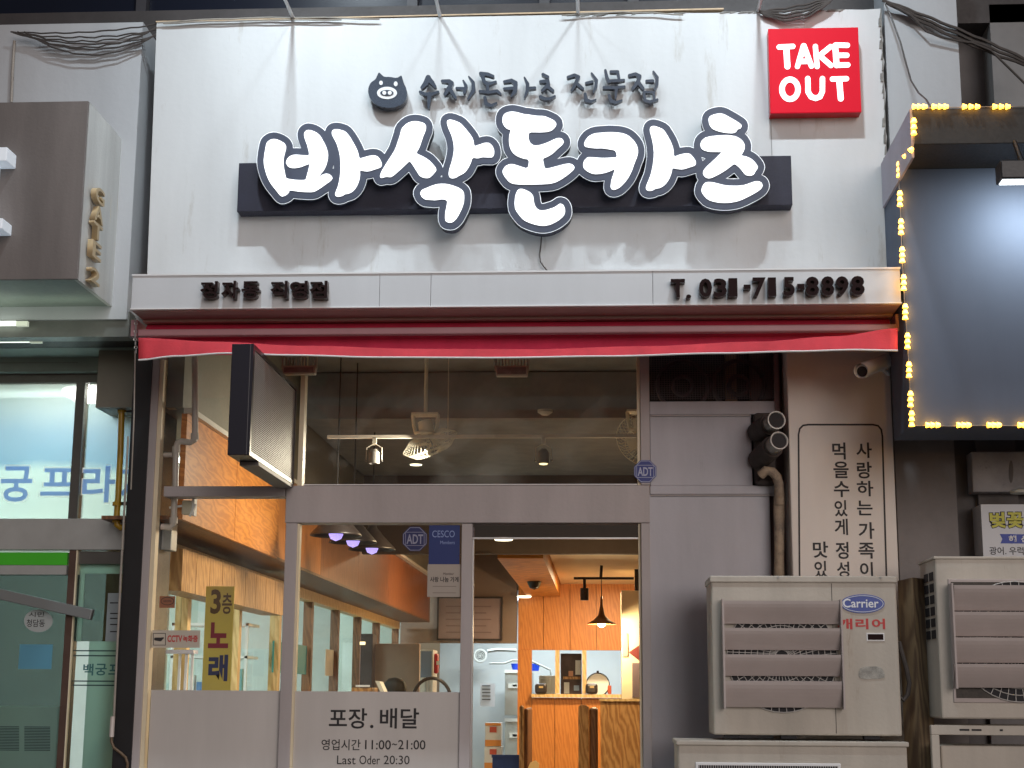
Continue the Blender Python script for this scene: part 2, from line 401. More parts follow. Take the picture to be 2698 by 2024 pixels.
# ragged, peeled right edge
for i in range(26):
    t = i / 25; pts.append((BR[0] + (TR[0] - BR[0]) * t + random.uniform(-.008, .004), zb + (TR[2] - zb) * t))
for i in range(1, 40):
    t = i / 40; pts.append((TR[0] + (TL[0] - TR[0]) * t, TR[2] + (TL[2] - TR[2]) * t + (random.uniform(-.006, .001) if t < .45 else 0)))
pts.append((TL[0], TL[2]))
obj('board', MB().prism(pts, YS, .04), white, fa)
obj('top_flashing', MB().prism([(TL[0] - .004, TL[2] + .001), (TL[0] - .004, TL[2] + .007), (TR[0] - .8, TR[2] + .018), (TR[0] - .8, TR[2] + .010)], YS - .006, YS + .2), mat('flashing_tan', (.55, .40, .25), .6, var=.3, scale=10), fa)
# seam line and joint below the red box
obj('board_joint', MB().box(X(2032, 350, YS) - .002, X(2032, 350, YS) + .002, YS - .0015, YS, Z(2032, 410, YS), Z(2032, 310, YS)), mat('joint_grey', (.3, .3, .3), .7), fa)
# peeled strip on the right edge
pm = mat('peeled_render', (.28, .27, .25), .9, var=.5, scale=25, bump=.8)
b = MB()
for i in range(46):
    t = i / 46; z = zb + .05 + (TR[2] - zb - .06) * t; xx = BR[0] + (TR[0] - BR[0]) * (z - zb) / (TR[2] - zb)
    wd = random.uniform(.006, .022); b.prism([(xx - wd, z), (xx - .003, z + .004), (xx - .002, z + .05), (xx - wd * random.uniform(.3, 1), z + .045)], YS - .003 - random.random() * .003, YS + .001)
for i in range(24):
    t = random.random() * .42; xx = TR[0] + (TL[0] - TR[0]) * t; z = TR[2] + (TL[2] - TR[2]) * t
    wd = random.uniform(.01, .05); h = random.uniform(.004, .014); b.prism([(xx - wd, z - h), (xx + wd * .4, z - h * .6), (xx + wd, z - .001), (xx - wd * .6, z - .001)], YS - .002 - .0001 * i, YS + .001)
obj('peeling_edge', b, pm, fa, kind='stuff')
# navy bar behind the letters
YB = YS - .09
x0, x1, z0, z1 = ext((627, 424, 2085, 549), YB)
obj('navy_bar', MB().box(X(627, 490, YB), X(2086, 470, YB), YB, YS, Z(1349, 549, YB), Z(1349, 420, YB)), navy, fa, bevel=.002)

def ZM(o, s, pts): return [(o[0] + x / s, o[1] + y / s) for x, y in pts]
A, B_, C_, D_, E5 = (660, 270), (980, 270), (1280, 270), (1640, 270), (1060, 430)
S1, S5 = 5.53, 4.608
ba = [ZM(A, S1, [(240,580),(290,540),(350,530),(420,550),(490,590),(515,625),(518,670),(500,730),(480,820),(478,900),(490,980),(505,1050),(515,1105),(600,1122),(700,1132),(803,1132),(815,1080),(840,1000),(855,930),(858,890),(800,915),(720,945),(620,958),(550,940),(518,890),(520,850),(550,800),(600,768),(660,760),(740,768),(858,775),(848,710),(825,620),(790,530),(778,470),(790,425),(830,400),(880,405),(950,430),(1010,475),(1060,560),(1105,650),(1130,740),(1125,830),(1105,910),(1070,985),(1020,1045),(978,1095),(1040,1055),(1100,1035),(1150,1045),(1185,1075),(1195,1105),(1170,1140),(1100,1190),(1000,1260),(920,1305),(800,1305),(680,1295),(565,1275),(560,1310),(520,1350),(460,1372),(430,1355),(370,1280),(290,1180),(240,1080),(205,960),(190,860),(200,760),(215,680),(228,610)]),
      ZM(A, S1, [(1182,430),(1200,400),(1240,388),(1300,395),(1380,420),(1430,475),(1480,550),(1530,640),(1570,730),(1585,820),(1650,800),(1740,775),(1810,770),(1860,790),(1900,850),(1915,900),(1900,945),(1840,965),(1720,1005),(1650,1000),(1592,985),(1597,1060),(1580,1150),(1540,1240),(1480,1305),(1420,1330),(1370,1335),(1345,1360),(1280,1375),(1240,1365),(1230,1335),(1245,1290),(1275,1220),(1300,1100),(1312,980),(1310,860),(1300,760),(1270,640),(1230,550),(1190,480)])]
sak = [ZM(B_, S1, [(430,380),(500,310),(570,278),(640,272),(710,285),(765,305),(788,340),(785,400),(750,480),(720,570),(690,660),(640,740),(720,775),(820,830),(880,890),(930,950),(938,990),(915,1020),(880,1060),(840,1095),(790,1103),(730,1090),(690,1065),(650,1000),(600,920),(550,850),(490,905),(400,990),(320,1060),(270,1090),(210,1080),(160,1095),(125,1100),(115,1075),(135,1010),(200,900),(280,780),(340,680),(380,560),(410,470)]),
       ZM(B_, S1, [(1090,290),(1100,260),(1140,248),(1200,262),(1290,300),(1350,365),(1420,450),(1475,530),(1490,640),(1560,615),(1650,585),(1710,590),(1755,630),(1780,690),(1780,760),(1755,800),(1690,800),(1600,795),(1540,815),(1465,800),(1440,880),(1400,960),(1350,1025),(1260,1070),(1220,1098),(1160,1108),(1125,1085),(1115,1040),(1130,960),(1170,840),(1195,700),(1190,600),(1160,480),(1110,370)]),
       ZM(E5, S5, [(213,365),(235,325),(300,298),(380,265),(450,250),(530,250),(620,272),(700,305),(745,345),(752,400),(748,470),(735,520),(705,590),(660,670),(610,718),(570,722),(530,710),(518,680),(520,600),(538,520),(547,462),(520,440),(470,437),(400,450),(330,445),(275,440),(235,410)])]
don = [ZM(C_, S1, [(245,210),(270,165),(330,138),(400,132),(480,148),(560,172),(640,178),(730,195),(850,198),(920,225),(1000,265),(1030,310),(1015,355),(960,410),(880,430),(760,435),(630,430),(618,510),(640,580),(680,620),(740,630),(820,612),(920,575),(1010,530),(1070,515),(1115,530),(1138,570),(1120,610),(1050,670),(980,740),(900,790),(828,815),(845,890),(860,970),(960,950),(1080,915),(1200,888),(1260,900),(1295,940),(1280,980),(1200,1050),(1100,1120),(990,1175),(850,1190),(700,1195),(500,1195),(400,1185),(340,1160),(280,1090),(245,1030),(243,990),(280,930),(340,900),(400,898),(480,925),(615,968),(632,830),(540,815),(450,780),(390,730),(350,660),(335,560),(345,460),(368,400),(310,385),(260,335),(240,280)]),
       ZM(E5, S5, [(1365,440),(1375,380),(1400,325),(1440,308),(1500,325),(1555,355),(1590,395),(1597,470),(1615,530),(1650,565),(1695,577),(1760,565),(1850,535),(1890,505),(1915,490),(1950,500),(1972,540),(1978,590),(1960,640),(1890,700),(1800,745),(1730,760),(1660,757),(1560,730),(1470,690),(1410,620),(1370,560),(1362,500)])]
ka = [ZM(C_, S1, [(1430,600),(1450,550),(1500,490),(1580,450),(1700,438),(1820,432),(1950,440),(2040,462),(2101,500),(2161,560),(2206,630),(2221,710),(2206,790),(2171,870),(2131,990),(2081,1090),(2021,1170),(1950,1240),(1880,1272),(1830,1265),(1815,1225),(1830,1130),(1860,1040),(1885,965),(1800,1005),(1700,1035),(1570,1045),(1490,1010),(1430,965),(1415,910),(1430,850),(1480,797),(1560,798),(1700,810),(1820,805),(1912,800),(1900,730),(1880,695),(1800,680),(1700,665),(1600,668),(1500,655),(1445,645)]),
      ZM(D_, S1, [(395,400),(410,355),(450,340),(520,358),(600,395),(650,470),(710,580),(745,680),(748,795),(830,760),(920,742),(980,745),(1020,785),(1065,845),(1073,890),(1055,920),(990,940),(880,975),(810,970),(728,950),(715,1030),(680,1120),(620,1200),(550,1245),(480,1255),(440,1282),(380,1288),(345,1270),(340,1230),(370,1160),(410,1060),(440,930),(460,760),(450,630),(425,510)])]
cheu = [ZM(D_, S1, [(1255,230),(1280,195),(1350,170),(1420,158),(1480,170),(1560,215),(1650,265),(1730,320),(1738,350),(1720,378),(1680,388),(1650,435),(1600,448),(1500,440),(1400,420),(1310,385),(1270,330),(1255,270)]),
        ZM(D_, S1, [(1135,610),(1150,560),(1200,515),(1270,495),(1400,480),(1550,475),(1660,495),(1740,545),(1782,610),(1780,690),(1725,775),(1800,785),(1880,820),(1940,880),(1975,935),(1965,970),(1940,1000),(1915,1050),(1870,1068),(1800,1060),(1770,1030),(1710,950),(1632,888),(1580,930),(1500,990),(1400,1050),(1300,1098),(1250,1105),(1200,1085),(1172,1040),(1180,990),(1230,930),(1320,850),(1400,770),(1452,720),(1380,718),(1260,718),(1170,690),(1140,650)]),
        ZM(D_, S1, [(1150,1270),(1165,1220),(1200,1170),(1250,1158),(1330,1165),(1420,1190),(1520,1212),(1640,1215),(1750,1210),(1850,1180),(1930,1148),(1990,1148),(2030,1170),(2045,1215),(2020,1260),(1950,1310),(1800,1390),(1680,1440),(1560,1460),(1450,1462),(1350,1450),(1250,1420),(1190,1360),(1155,1310)])]
syll = [ba, sak, don, ka, cheu]
YL = YS - .17
allp = [[('poly', smooth_poly(q)) for q in s] for s in syll]
for gi, grp in enumerate(((0, 1), (2, 3, 4))):
    shp = sum((allp[i] for i in grp), [])
    dy = .0006 * gi
    shape('letter_backing', shp, YL + .004 + dy, .012, plate, fa, off=17.5, res=1.4)
    shape('lit_rim', shp, YL + .0175 + dy, .012, rim_lit, fa, off=18.9, res=1.4)
    shape('letter_body', shp, YL + .030 + dy, .08, navy, fa, off=17.5, res=1.6)
for s in allp: shape('lit_letter', s, YL, .0045, lit_white, fa, off=0, res=.9)

# small subtitle letters (brush strokes), each syllable its own raised letter
Z6, Z7, Z3 = (950, 170), (1340, 150), (1300, 0)
def st(o, s, *strokes, k=1.0): return [('stroke', [(o[0] + x / s, o[1] + y / s, r / s * .86) for x, y, r in q]) for q in strokes]
small = [
 st(Z6, S1, [(985,190,45),(950,270,42),(895,335,28)], [(1000,215,42),(1040,260,38),(1085,320,25)], [(868,400,24),(930,430,28),(1040,430,28),(1130,395,18)], [(1005,430,38),(995,540,30),(990,630,18)]),
 st(Z6, S1, [(1190,240,25),(1290,245,36),(1330,270,34),(1290,340,38),(1230,430,28)], [(1300,350,33),(1380,480,25)], [(1400,345,22),(1520,350,25)], [(1495,235,15),(1535,310,28),(1510,410,22)], [(1575,175,12),(1640,260,28),(1645,370,34),(1565,500,14)]),
 st(Z6, S1, [(1750,130,30),(1850,140,30),(1930,170,24)], [(1770,140,34),(1800,250,30),(1860,285,28),(1970,250,18)], [(1850,280,26),(1850,390,26)], [(1740,390,24),(1860,405,26),(1990,385,26),(2040,425,16)], [(1810,480,26),(1830,570,34),(1900,600,28),(1980,560,16)]),
 st(Z3, 3.16, [(92,680,14),(150,670,18),(185,690,20),(180,760,20),(150,800,9)], [(90,738,12),(172,732,15)], [(258,645,8),(285,700,17),(280,760,15),(258,812,7)], [(290,735,15),(345,730,13)]),
 st(Z7, S1, [(500,255,26),(570,290,26)], [(465,360,25),(570,350,32),(580,400,30),(490,490,24)], [(570,430,28),(645,490,26)], [(465,580,28),(530,610,28),(600,610,26),(675,570,16)]),
 st(Z7, S1, [(865,295,24),(960,265,28),(1020,290,28),(970,400,30),(920,490,18)], [(1010,400,28),(1080,460,24)], [(1130,380,22),(1220,360,24)], [(1210,240,18),(1280,340,28),(1270,440,26),(1235,510,14)], [(1115,540,26),(1130,630,34),(1200,650,26),(1270,620,12)]),
 st(Z7, S1, [(1410,195,22),(1430,290,28),(1460,360,24)], [(1490,215,24),(1590,215,26),(1612,330,22)], [(1470,352,22),(1600,345,24),(1680,335,20)], [(1390,445,26),(1530,450,24),(1690,430,18)], [(1570,460,30),(1560,600,14)], [(1465,560,24),(1490,640,30),(1560,665,26),(1650,630,14)]),
 st(Z7, S1, [(1760,270,26),(1850,250,30),(1910,280,32),(1880,370,32),(1810,460,26)], [(1900,380,32),(1960,460,26)], [(2010,350,22),(2100,350,26)], [(2110,215,18),(2165,300,28),(2160,400,28),(2130,480,15)], [(1970,510,24),(1985,610,22)], [(2000,510,20),(2115,515,20),(2125,600,20)], [(1980,630,24),(2060,655,26),(2170,620,18)]),
]
for s in small: shape('small_letter', s, YS - .05, .028, letter_dark, fa, res=.45)
# pig emblem
def ell(cx, cy, rx, ry, n=20): return [(cx + rx * math.cos(2 * math.pi * i / n), cy + ry * math.sin(2 * math.pi * i / n)) for i in range(n)]
pig = smooth_poly([(265,108),(320,162),(350,182),(430,180),(530,200),(595,155),(610,200),(630,280),(665,340),(680,430),(665,510),(610,580),(500,625),(390,635),(280,612),(190,560),(130,480),(108,400),(115,330),(150,260),(215,220),(240,170)])
em = shape('pig_emblem', [('poly', ZM(Z6, S1, pig))], YS - .06, .045, letter_dark, fa, res=.6)
wi = mat('emblem_white', (.75, .77, .78), .5)
for cx, cy, rx, ry in ((297,268,27,31),(512,282,28,35)): shape('emblem_eye', [('poly', ZM(Z6, S1, ell(cx, cy, rx, ry)))], YS - .0625, .0035, wi, em, res=.5)
shape('emblem_snout', [('poly', ZM(Z6, S1, ell(385, 415, 146, 90, 32)))], YS - .0625, .0035, wi, em, res=.5)
shape('emblem_snout_centre', [('poly', ZM(Z6, S1, ell(383, 414, 98, 43, 24)))], YS - .0655, .003, letter_dark, em, res=.5)
for cx in (345, 425): shape('emblem_nostril', [('poly', ZM(Z6, S1, ell(cx, 413, 29, 29)))], YS - .068, .0025, wi, em, res=.5)
# feed wire hanging under the letters
wpts = [(1427, 622), (1425, 645), (1422, 672), (1424, 690), (1432, 702), (1444, 716)]
obj('feed_wire', MB().tube([P(a, b, YS - .02) for a, b in wpts], .0032), cable_m, fa)

# ---- lower band with the raised dark lettering
YN = -.75
x0, x1 = X(347, 765, YN), X(2373, 750, YN); zt_, zb_ = Z(1349, 714, YN), Z(1349, 808, YN)
bd = thing('sign_band', ((x0 + x1) / 2, YN, zb_), 'long white metal band under the big sign with dark branch name and telephone number', 'sign band')
xs = [x0, X(1000, 765, YN), X(1135, 765, YN), X(1720, 765, YN), x1]
for i in range(4): obj('band_panel', MB().box(xs[i] + .0008, xs[i + 1] - .0008, YN, YS, zb_ + .004, zt_ - .004), band_white, bd, bevel=.0015)
obj('band_edge', MB().box(x0 - .002, x1 + .002, YN - .004, YN + .02, zt_ - .008, zt_), white_trim, bd)
obj('band_edge', MB().box(x0 - .002, x1 + .002, YN - .004, YN + .02, zb_, zb_ + .006), white_trim, bd)
obj('band_soffit', MB().box(x0 + .002, x1 - .002, YN + .02, -.05, zb_ - .003, zb_ + .003), mat('soffit_brown', (.50, .30, .28), .6, var=.15, scale=4), bd)
for s, r in (('정',(527,741,573,795)),('자',(583,740,628,795)),('동',(636,741,683,795)),('직',(712,740,757,795)),('영',(763,740,810,795)),('점',(815,740,862,795))):
    text('band_letter', s, (r[0], r[1], r[2], r[3] - 9), YN - .045, .045, maroon, bd, bold=.024, side=maroon_side)
tel = [('T',1768,735,1805),('.',1808,776,1821),('0',1842,734,1876),('3',1881,734,1915),('1',1920,733,1943),('-',1960,750,1978),('7',1984,731,2018),('1',2024,731,2045),('5',2064,730,2094),('-',2101,748,2120),('8',2123,729,2158),('8',2164,728,2198),('9',2203,728,2236),('8',2242,727,2278)]
for s, a, t_, c in tel:
    bo = {'.': 786, '-': 761}.get(s, 783)
    text('band_letter', s, (a, t_, c, bo - (t_ < 740) * (a - 1768) * .012), YN - .045, .045, maroon, bd, bold=.028, side=maroon_side)

# ---- retracted red awning
x0, x1 = X(365, 850, -.6), X(2362, 840, -.6)
aw = thing('awning', ((x0 + x1) / 2, -.6, Z(1349, 945, -.7)), 'retracted red fabric awning with white piped valance under the sign band', 'awning')
zA = zb_ - .004
obj('cassette', MB().box(x0 + .01, x1 - .01, -.565, -.12, zA - .012, zA), mat('cassette_brown', (.55, .38, .35), .5, var=.1, scale=6), aw)
obj('fabric_roll', MB().tube([(x0 + .02, -.50, zA - .055), (x1 - .02, -.50, zA - .055)], .043, 20), awn_dark, aw, smooth=True)
zf = Z(1349, 861, -.6)
obj('front_bar', MB().box(x0, x1, -.605, -.56, Z(1349, 879, -.6), zf), awn_grey, aw, bevel=.006)
obj('fabric_underside', MB().box(x0 + .01, x1 - .01, -.52, -.515, Z(1349, 930, -.52), Z(1349, 872, -.52)), awn_dark, aw)
def lerp(p, x):
    for (a, b2), (c, d) in zip(p[:-1], p[1:]):
        if x <= c: t = (x - a) / (c - a); t = t * t * (3 - 2 * t); return b2 + (d - b2) * t
    return p[-1][1]
TOPE = [(365, 890), (560, 900), (800, 911), (1100, 919), (1400, 920), (1700, 912), (2000, 900), (2200, 886), (2365, 865)]
BOTE = [(365, 949), (460, 939), (600, 931), (760, 936), (1000, 942), (1300, 943), (1600, 939), (1900, 931), (2100, 926), (2250, 922), (2365, 924)]
n = 90; b = MB(); rows = 8; nv = []
for i in range(n + 1):
    px = 365 + 2000 * i / n
    for j in range(rows + 1):
        t = j / rows; y = -.748 - .055 * t - .008 * math.sin(px * .012) * t
        x, _, z = P(px, lerp(TOPE, px) * (1 - t) + lerp(BOTE, px) * t, y); b.v.append((x, y, z))
    nv.append((x, y - .001, z))
for i in range(n):
    for j in range(rows): a = i * (rows + 1) + j; b.f.append((a, a + 1, a + rows + 2, a + rows + 1))
v = obj('valance', b, awn_red, aw, smooth=True); so_ = v.modifiers.new('s', 'SOLIDIFY'); so_.thickness = .002
obj('valance_piping', MB().tube(nv, .0042, 6), white_trim, v)
for px in (371, 2357): obj('awning_arm', MB().box(X(px, 840, -.5) - .015, X(px, 840, -.5) + .015, -.6, -.05, zA - .09, zA - .01), awn_grey, aw)
ch = thing_p('awning_crank_chain', 356, 930, -.55, 'small metal pull chain hanging at the awning left end', 'chain')
for i in range(9):
    p = P(357 + math.sin(i) * 1.2, 842 + i * 10.5, -.62); obj('chain_link', MB().ring(p, .007, .0022, n=10, k=5) if i % 2 else MB().tube([(p[0], p[1], p[2] + .009), (p[0], p[1], p[2] - .009)], .004, 6), steel, ch)
obj('pull_cord', MB().tube([P(356, 925, -.62), P(353, 1100, -.6), P(345, 1290, -.55)], .0035), cable_l, ch)

# ---- TAKE OUT light box
YT = -.43
tk = thing_p('takeout_light_box', 2150, 298, YT, 'square red glowing light box with white English letters at the sign corner', 'light box')
q = [P(2023, 76, YT), P(2261, 72, YT), P(2270, 295, YT), P(2031, 298, YT)]
xa, xb = (q[0][0] + q[3][0]) / 2, (q[1][0] + q[2][0]) / 2; za, zc = (q[2][2] + q[3][2]) / 2, (q[0][2] + q[1][2]) / 2
obj('face', MB().box(xa, xb, YT, YT + .012, za, zc), red_box, tk, bevel=.002)
obj('casing', MB().box(xa + .001, xb - .001, YT + .012, YS, za + .001, zc - .001), red_side, tk)
def rs(*st_): return [('stroke', [(1998 + x / 3.16, y / 3.16, r / 3.16) for x, y, r in q]) for q in st_]
K = 21
LT = [rs([(173,392,K),(288,386,K)], [(233,400,K + 4),(243,552,K + 4)]), rs([(326,553,K),(378,385,K + 4)], [(378,385,K + 4),(443,550,K)], [(350,512,K),(412,510,K)]),
      rs([(475,387,K),(490,553,K)], [(602,388,K),(520,455,K)], [(515,465,K),(605,545,K)]), rs([(640,380,K + 3),(652,542,K + 3)], [(645,375,K),(742,377,K)], [(650,460,K),(738,460,K)], [(655,543,K),(746,540,K)]),
      rs([(412,655,K + 1),(415,765,K + 1),(440,806,K + 1),(478,818,K + 1),(515,804,K + 1),(534,760,K + 1),(534,655,K + 1)]), rs([(617,658,K),(735,655,K)], [(674,665,K + 4),(687,820,K + 3)])]
for s in LT: shape('lit_letter', s, YT - .004, .004, lit_white, tk, res=.6)
oo = [('stroke', [(1998 + (264 + 67 * math.cos(a)) / 3.16, (743 + 82 * math.sin(a)) / 3.16, 23 / 3.16) for a in np.linspace(0, 2 * math.pi, 28)])]
shape('lit_letter', oo, YT - .004, .004, lit_white, tk, res=.6)

# ---- floodlights on arms above the sign (heads are above the picture)
def flood(px, py, i):
    a = P(px, py, YS); th = thing('sign_floodlight', (a[0], YS, a[2]), 'floodlight on a thin white arm above the sign, ' + ('leftmost of four', 'second from left', 'third from left', 'rightmost of four')[i], 'floodlight', 'floodlights on arms over the white sign')
    yl, zl = -1.9, a[2] + 1.5
    obj('arm', MB().tube([(a[0], YS + .05, a[2] + .008), (a[0], -1.2, a[2] + .03), (a[0], yl + .02, zl)], [.0095, .008, .005]), white_trim, th)
    M_ = Matrix.Translation((a[0], yl, zl)) @ Matrix.Rotation(math.radians(-40), 4, 'X')
    obj('lamp_head', MB().box(-.11, .11, -.03, .03, -.08, .08, M_), black_paint, th, bevel=.008)
    d = Vector((0, .53, -.85)).normalized()
    obj('lens', MB().box(-.09, .09, .031, .034, -.06, .06, M_), emit('flood_lens', (.85, .93, 1), 4), th)
    l = bpy.data.lights.new('flood_lamp', 'AREA'); l.shape = 'RECTANGLE'; l.size = .2; l.size_y = .08; l.spread = math.radians(85); l.energy = FLOOD[i]; l.color = (.80, .92, 1)
    o = bpy.data.objects.new('flood_lamp', l); COL.objects.link(o); o.location = Vector((a[0], yl, zl)) + d * .06
    o.rotation_euler = d.to_track_quat('-Z', 'Y').to_euler()
FLOOD = (18.5, 5.6, 5.6, 17)
for i, (px, py) in enumerate(((772, 52), (1159, 47), (1523, 42), (1998, 32))): flood(px, py, i)
# ================================================================ SHOPFRONT (facade plane Y = 0)
sf = thing('shopfront', (X(1060, 1500, 0), 0, 0), 'grey framed glazed shopfront under the red awning with frosted lower panels', 'shopfront')
ZT = zb_ - .01        # top of the shopfront, behind the awning
def col(name, px0, px1, py, z0, z1, m, y=0, t=.10, parent=None, **k):
    return obj(name, MB().box(X(px0, py, y), X(px1, py, y), y, y + t, z0, z1), m, parent or sf, **k)
zsill = Z(1000, 1822, 0); zb0, zb1 = Z(1250, 1378, 0), Z(1250, 1280, 0); zl0 = Z(600, 1309, 0)
zth = Z(1870, 1302, 0)
col('post', 396, 419, 1000, 0, ZT, frame_grey, -.01, .11, bevel=.003)
col('cream_trim', 420, 431, 1000, .3, ZT, cream, .0, .06)
col('transom_beam', 431, 752, 1294, zl0, zb1 - .002, frame_grey, -.012, .11, bevel=.003)
col('lintel', 752.5, 1712, 1330, zb0, zb1, frame_grey, -.012, .12, bevel=.003)
col('post', 752.5, 783, 1400, .3, zb0 - .002, frame_grey, -.012, .11, bevel=.003)
col('mullion', 788, 800, 1130, zb1 + .002, ZT, cream, .0, .07)
col('post', 1688, 1712.5, 1180, zb1 + .002, ZT, frame_grey, -.012, .12, bevel=.003)
col('post', 1690, 1713.5, 1500, .12, zb0 - .002, frame_grey, -.012, .12, bevel=.003)
col('cream_trim', 1679, 1687, 1130, zb1 + .002, ZT, cream, .0, .07)
col('cream_trim', 1683, 1689, 1500, .3, zb0 - .002, cream, .01, .06)
obj('sill_strip', MB().box(X(800, 1280, 0), X(1679, 1280, 0), -.014, .0, zb1 + .002, zb1 + .007), white_trim, sf)
# panes
def pane_box(px0, px1, py, z0, z1, nm='window_pane', m=pane, y=.04):
    return obj(nm, MB().box(X(px0, py, y), X(px1, py, y), y, y + .006, z0, z1), m, sf)
pane_box(431, 789, 1130, zb1, ZT); pane_box(799, 1680, 1130, zb1, ZT, m=glass('shop_glass_dusty', (.96, .97, .95), 1.45, dirt=.22)); pane_box(427, 753, 1500, zsill, zl0)
# frosted lower panels
obj('frosted_panel', MB().box(X(412, 1560, .02), X(751, 1560, .02), .02, .035, .32, zsill), film, sf)
obj('sill_rail', MB().box(X(412, 1560, 0), X(751, 1560, 0), -.004, .05, .12, .32), frame_grey, sf)
# door leaf with printed opening hours
dr = obj('door', MB().box(X(1214, 1600, -.005), X(1242, 1600, -.005), -.005, .045, .14, zb0 - .004), frame_grey, sf, bevel=.002)
obj('door_stile', MB().box(X(772, 1600, .0), X(784, 1600, .0), -.002, .045, .14, zb0 - .004), cream, dr)
obj('door_pane', MB().box(X(781, 1600, .02), X(1216, 1600, .02), .02, .026, zsill, zb0 - .004), pane, dr)
obj('frosted_panel', MB().box(X(781, 1600, .015), X(1216, 1600, .015), .012, .03, .32, zsill - .001), film, dr)
obj('door_rail', MB().box(X(784, 1600, 0), X(1214, 1600, 0), -.003, .045, .14, .32), frame_grey, dr)
YD = .0105
text('door_lettering', '포장', (867, 1866, 967, 1920), YD, .0012, ink, dr, bold=.014); text('door_lettering', '.', (975, 1910, 984, 1919), YD, .0012, ink, dr, bold=.014); text('door_lettering', '배달', (1001, 1866, 1104, 1920), YD, .0012, ink, dr, bold=.014)
text('door_lettering', '영업시간', (847, 1948, 950, 1977), YD, .0012, ink, dr, bold=.006); text('door_lettering', '11:00', (962, 1950, 1030, 1975), YD, .0012, ink, dr, bold=.006); text('door_lettering', '~', (1033, 1959, 1046, 1964), YD, .0012, ink, dr, bold=.006); text('door_lettering', '21:00', (1049, 1950, 1121, 1975), YD, .0012, ink, dr, bold=.006)
text('door_lettering', 'Last', (888, 1991, 937, 2014), YD, .0012, ink, dr); text('door_lettering', 'Oder', (947, 1991, 1001, 2014), YD, .0012, ink, dr); text('door_lettering', '20:30', (1011, 1991, 1079, 2014), YD, .0012, ink, dr)
# second opening: glass header
obj('door_header_glass', MB().box(X(1244, 1400, .03), X(1686, 1400, .03), .03, .038, Z(1450, 1416, .03), zb0), glass('header_glass', (.45, .4, .42), 1.9), sf)
obj('header_rail', MB().box(X(1244, 1400, .02), X(1686, 1400, .02), .02, .045, Z(1450, 1420, .02), Z(1450, 1416, .02)), alu, sf)
obj('door_stile', MB().box(X(1241.5, 1600, .03), X(1247, 1600, .03), .03, .06, .14, zb0 - .02), alu, sf)
obj('threshold', MB().box(X(420, 1600, 0), X(1712, 1600, 0), -.02, .12, .0, .12), steel_dark, sf)
# right-hand infill panels
def infill(px0, px1, pyt, pyb, nm='infill_panel', m=panel_grey, y=.012):
    obj(nm, MB().box(X(px0, (pyt + pyb) / 2, y), X(px1, (pyt + pyb) / 2, y), y, y + .08, Z((px0 + px1) / 2, pyb, y), Z((px0 + px1) / 2, pyt, y)), m, sf, bevel=.004)
obj('infill_frame', MB().box(X(1713, 1180, 0), X(2046, 1180, 0), .004, .09, Z(1870, 1092, 0), Z(1870, 1057, 0)), panel_grey, sf, bevel=.003)
obj('infill_frame', MB().box(X(1713, 1290, 0), X(2046, 1290, 0), .004, .09, zth, zb1), panel_grey, sf, bevel=.003)
infill(1713, 1981, 1092, 1280); infill(1713, 2046, 1302.5, 2700)
obj('infill_bead', MB().box(X(1717, 1400, 0), X(2040, 1400, 0), -.001, .012, zth - .008, zth - .003), frame_grey, sf)
obj('infill_bead', MB().box(X(1717, 1180, 0), X(1978, 1180, 0), .0, .012, Z(1850, 1096, 0), Z(1850, 1093, 0)), frame_grey, sf)
obj('side_return', MB().box(X(1982, 1180, .09), X(2090, 1180, .09), .10, .16, 0, ZT), mat('return_brown', (.14, .10, .095), .7, var=.2, scale=4), sf)
# ventilation opening with bars
vx0, vx1, vz0, vz1 = ext((1713, 925, 2037, 1055), .03)
vt = obj('vent_box', MB().box(vx0, vx1, .16, .18, vz0, ZT), dark_void, sf)
b = MB()
for i in range(48): x = vx0 + (vx1 - vx0) * (i + .5) / 48; b.box(x - .0014, x + .0014, .004, .008, vz0, ZT)
for i in range(26): z = vz0 + (ZT - vz0) * (i + .5) / 26; b.box(vx0, vx1, .0085, .011, z - .0010, z + .0010)
obj('vent_mesh', b, grille_d, vt, kind='stuff')
for cx in (.27, .73): obj('vent_fan', MB().ring((vx0 + (vx1 - vx0) * cx, .10, vz0 + .09), .13, .012).ring((vx0 + (vx1 - vx0) * cx, .10, vz0 + .09), .05, .012), grille_d, vt)
obj('vent_frame', MB().box(vx1, X(2052, 1000, 0), .0, .1, vz0 - .06, ZT), mat('vent_frame_brown', (.22, .14, .14), .6, var=.1), sf)

# black column and left post
bc = obj('black_column', MB().box(X(322, 1525, -.02), X(371, 1525, -.02), -.02, .5, 0, zb_ - .01), black_paint)
props(bc, 'black steel column between the shop and the glazed building entrance', 'column')
cd = thing_p('cable_conduit', 300, 1800, -.04, 'thin grey conduit and hooked cable running down the black column', 'conduit')
obj('conduit', MB().tube([P(338, 1150, -.04), P(320, 1480, -.04), P(309, 1700, -.04), P(300, 1888, -.04)], .006), cable_l, cd)
obj('coupling', MB().tube([P(297, 1888, -.05), P(294, 1942, -.05)], .012), pvc, cd)
obj('cable', MB().tube([P(294, 1940, -.05), P(294, 1955, -.05), P(300, 1970, -.05), P(318, 1984, -.05), P(331, 1996, -.05), P(336, 2012, -.05), P(334, 2040, -.05)], .007), mat('cable_brown', (.14, .09, .05), .5), cd)
gp = thing_p('gas_pipe', 320, 1370, -.1, 'yellow painted gas pipe with elbows on the side of the black column', 'pipe')
yg = .2
obj('pipe', MB().tube([P(352, 1056, yg), P(343, 1044, yg), P(333, 1036, yg), P(324, 1040, yg), P(321, 1055, yg), P(318, 1180, yg), P(312, 1300, yg), P(307, 1368, yg), P(309, 1384, yg), P(318, 1391, yg), P(332, 1388, yg)], .0165, 12), gas_yellow, gp, smooth=True)
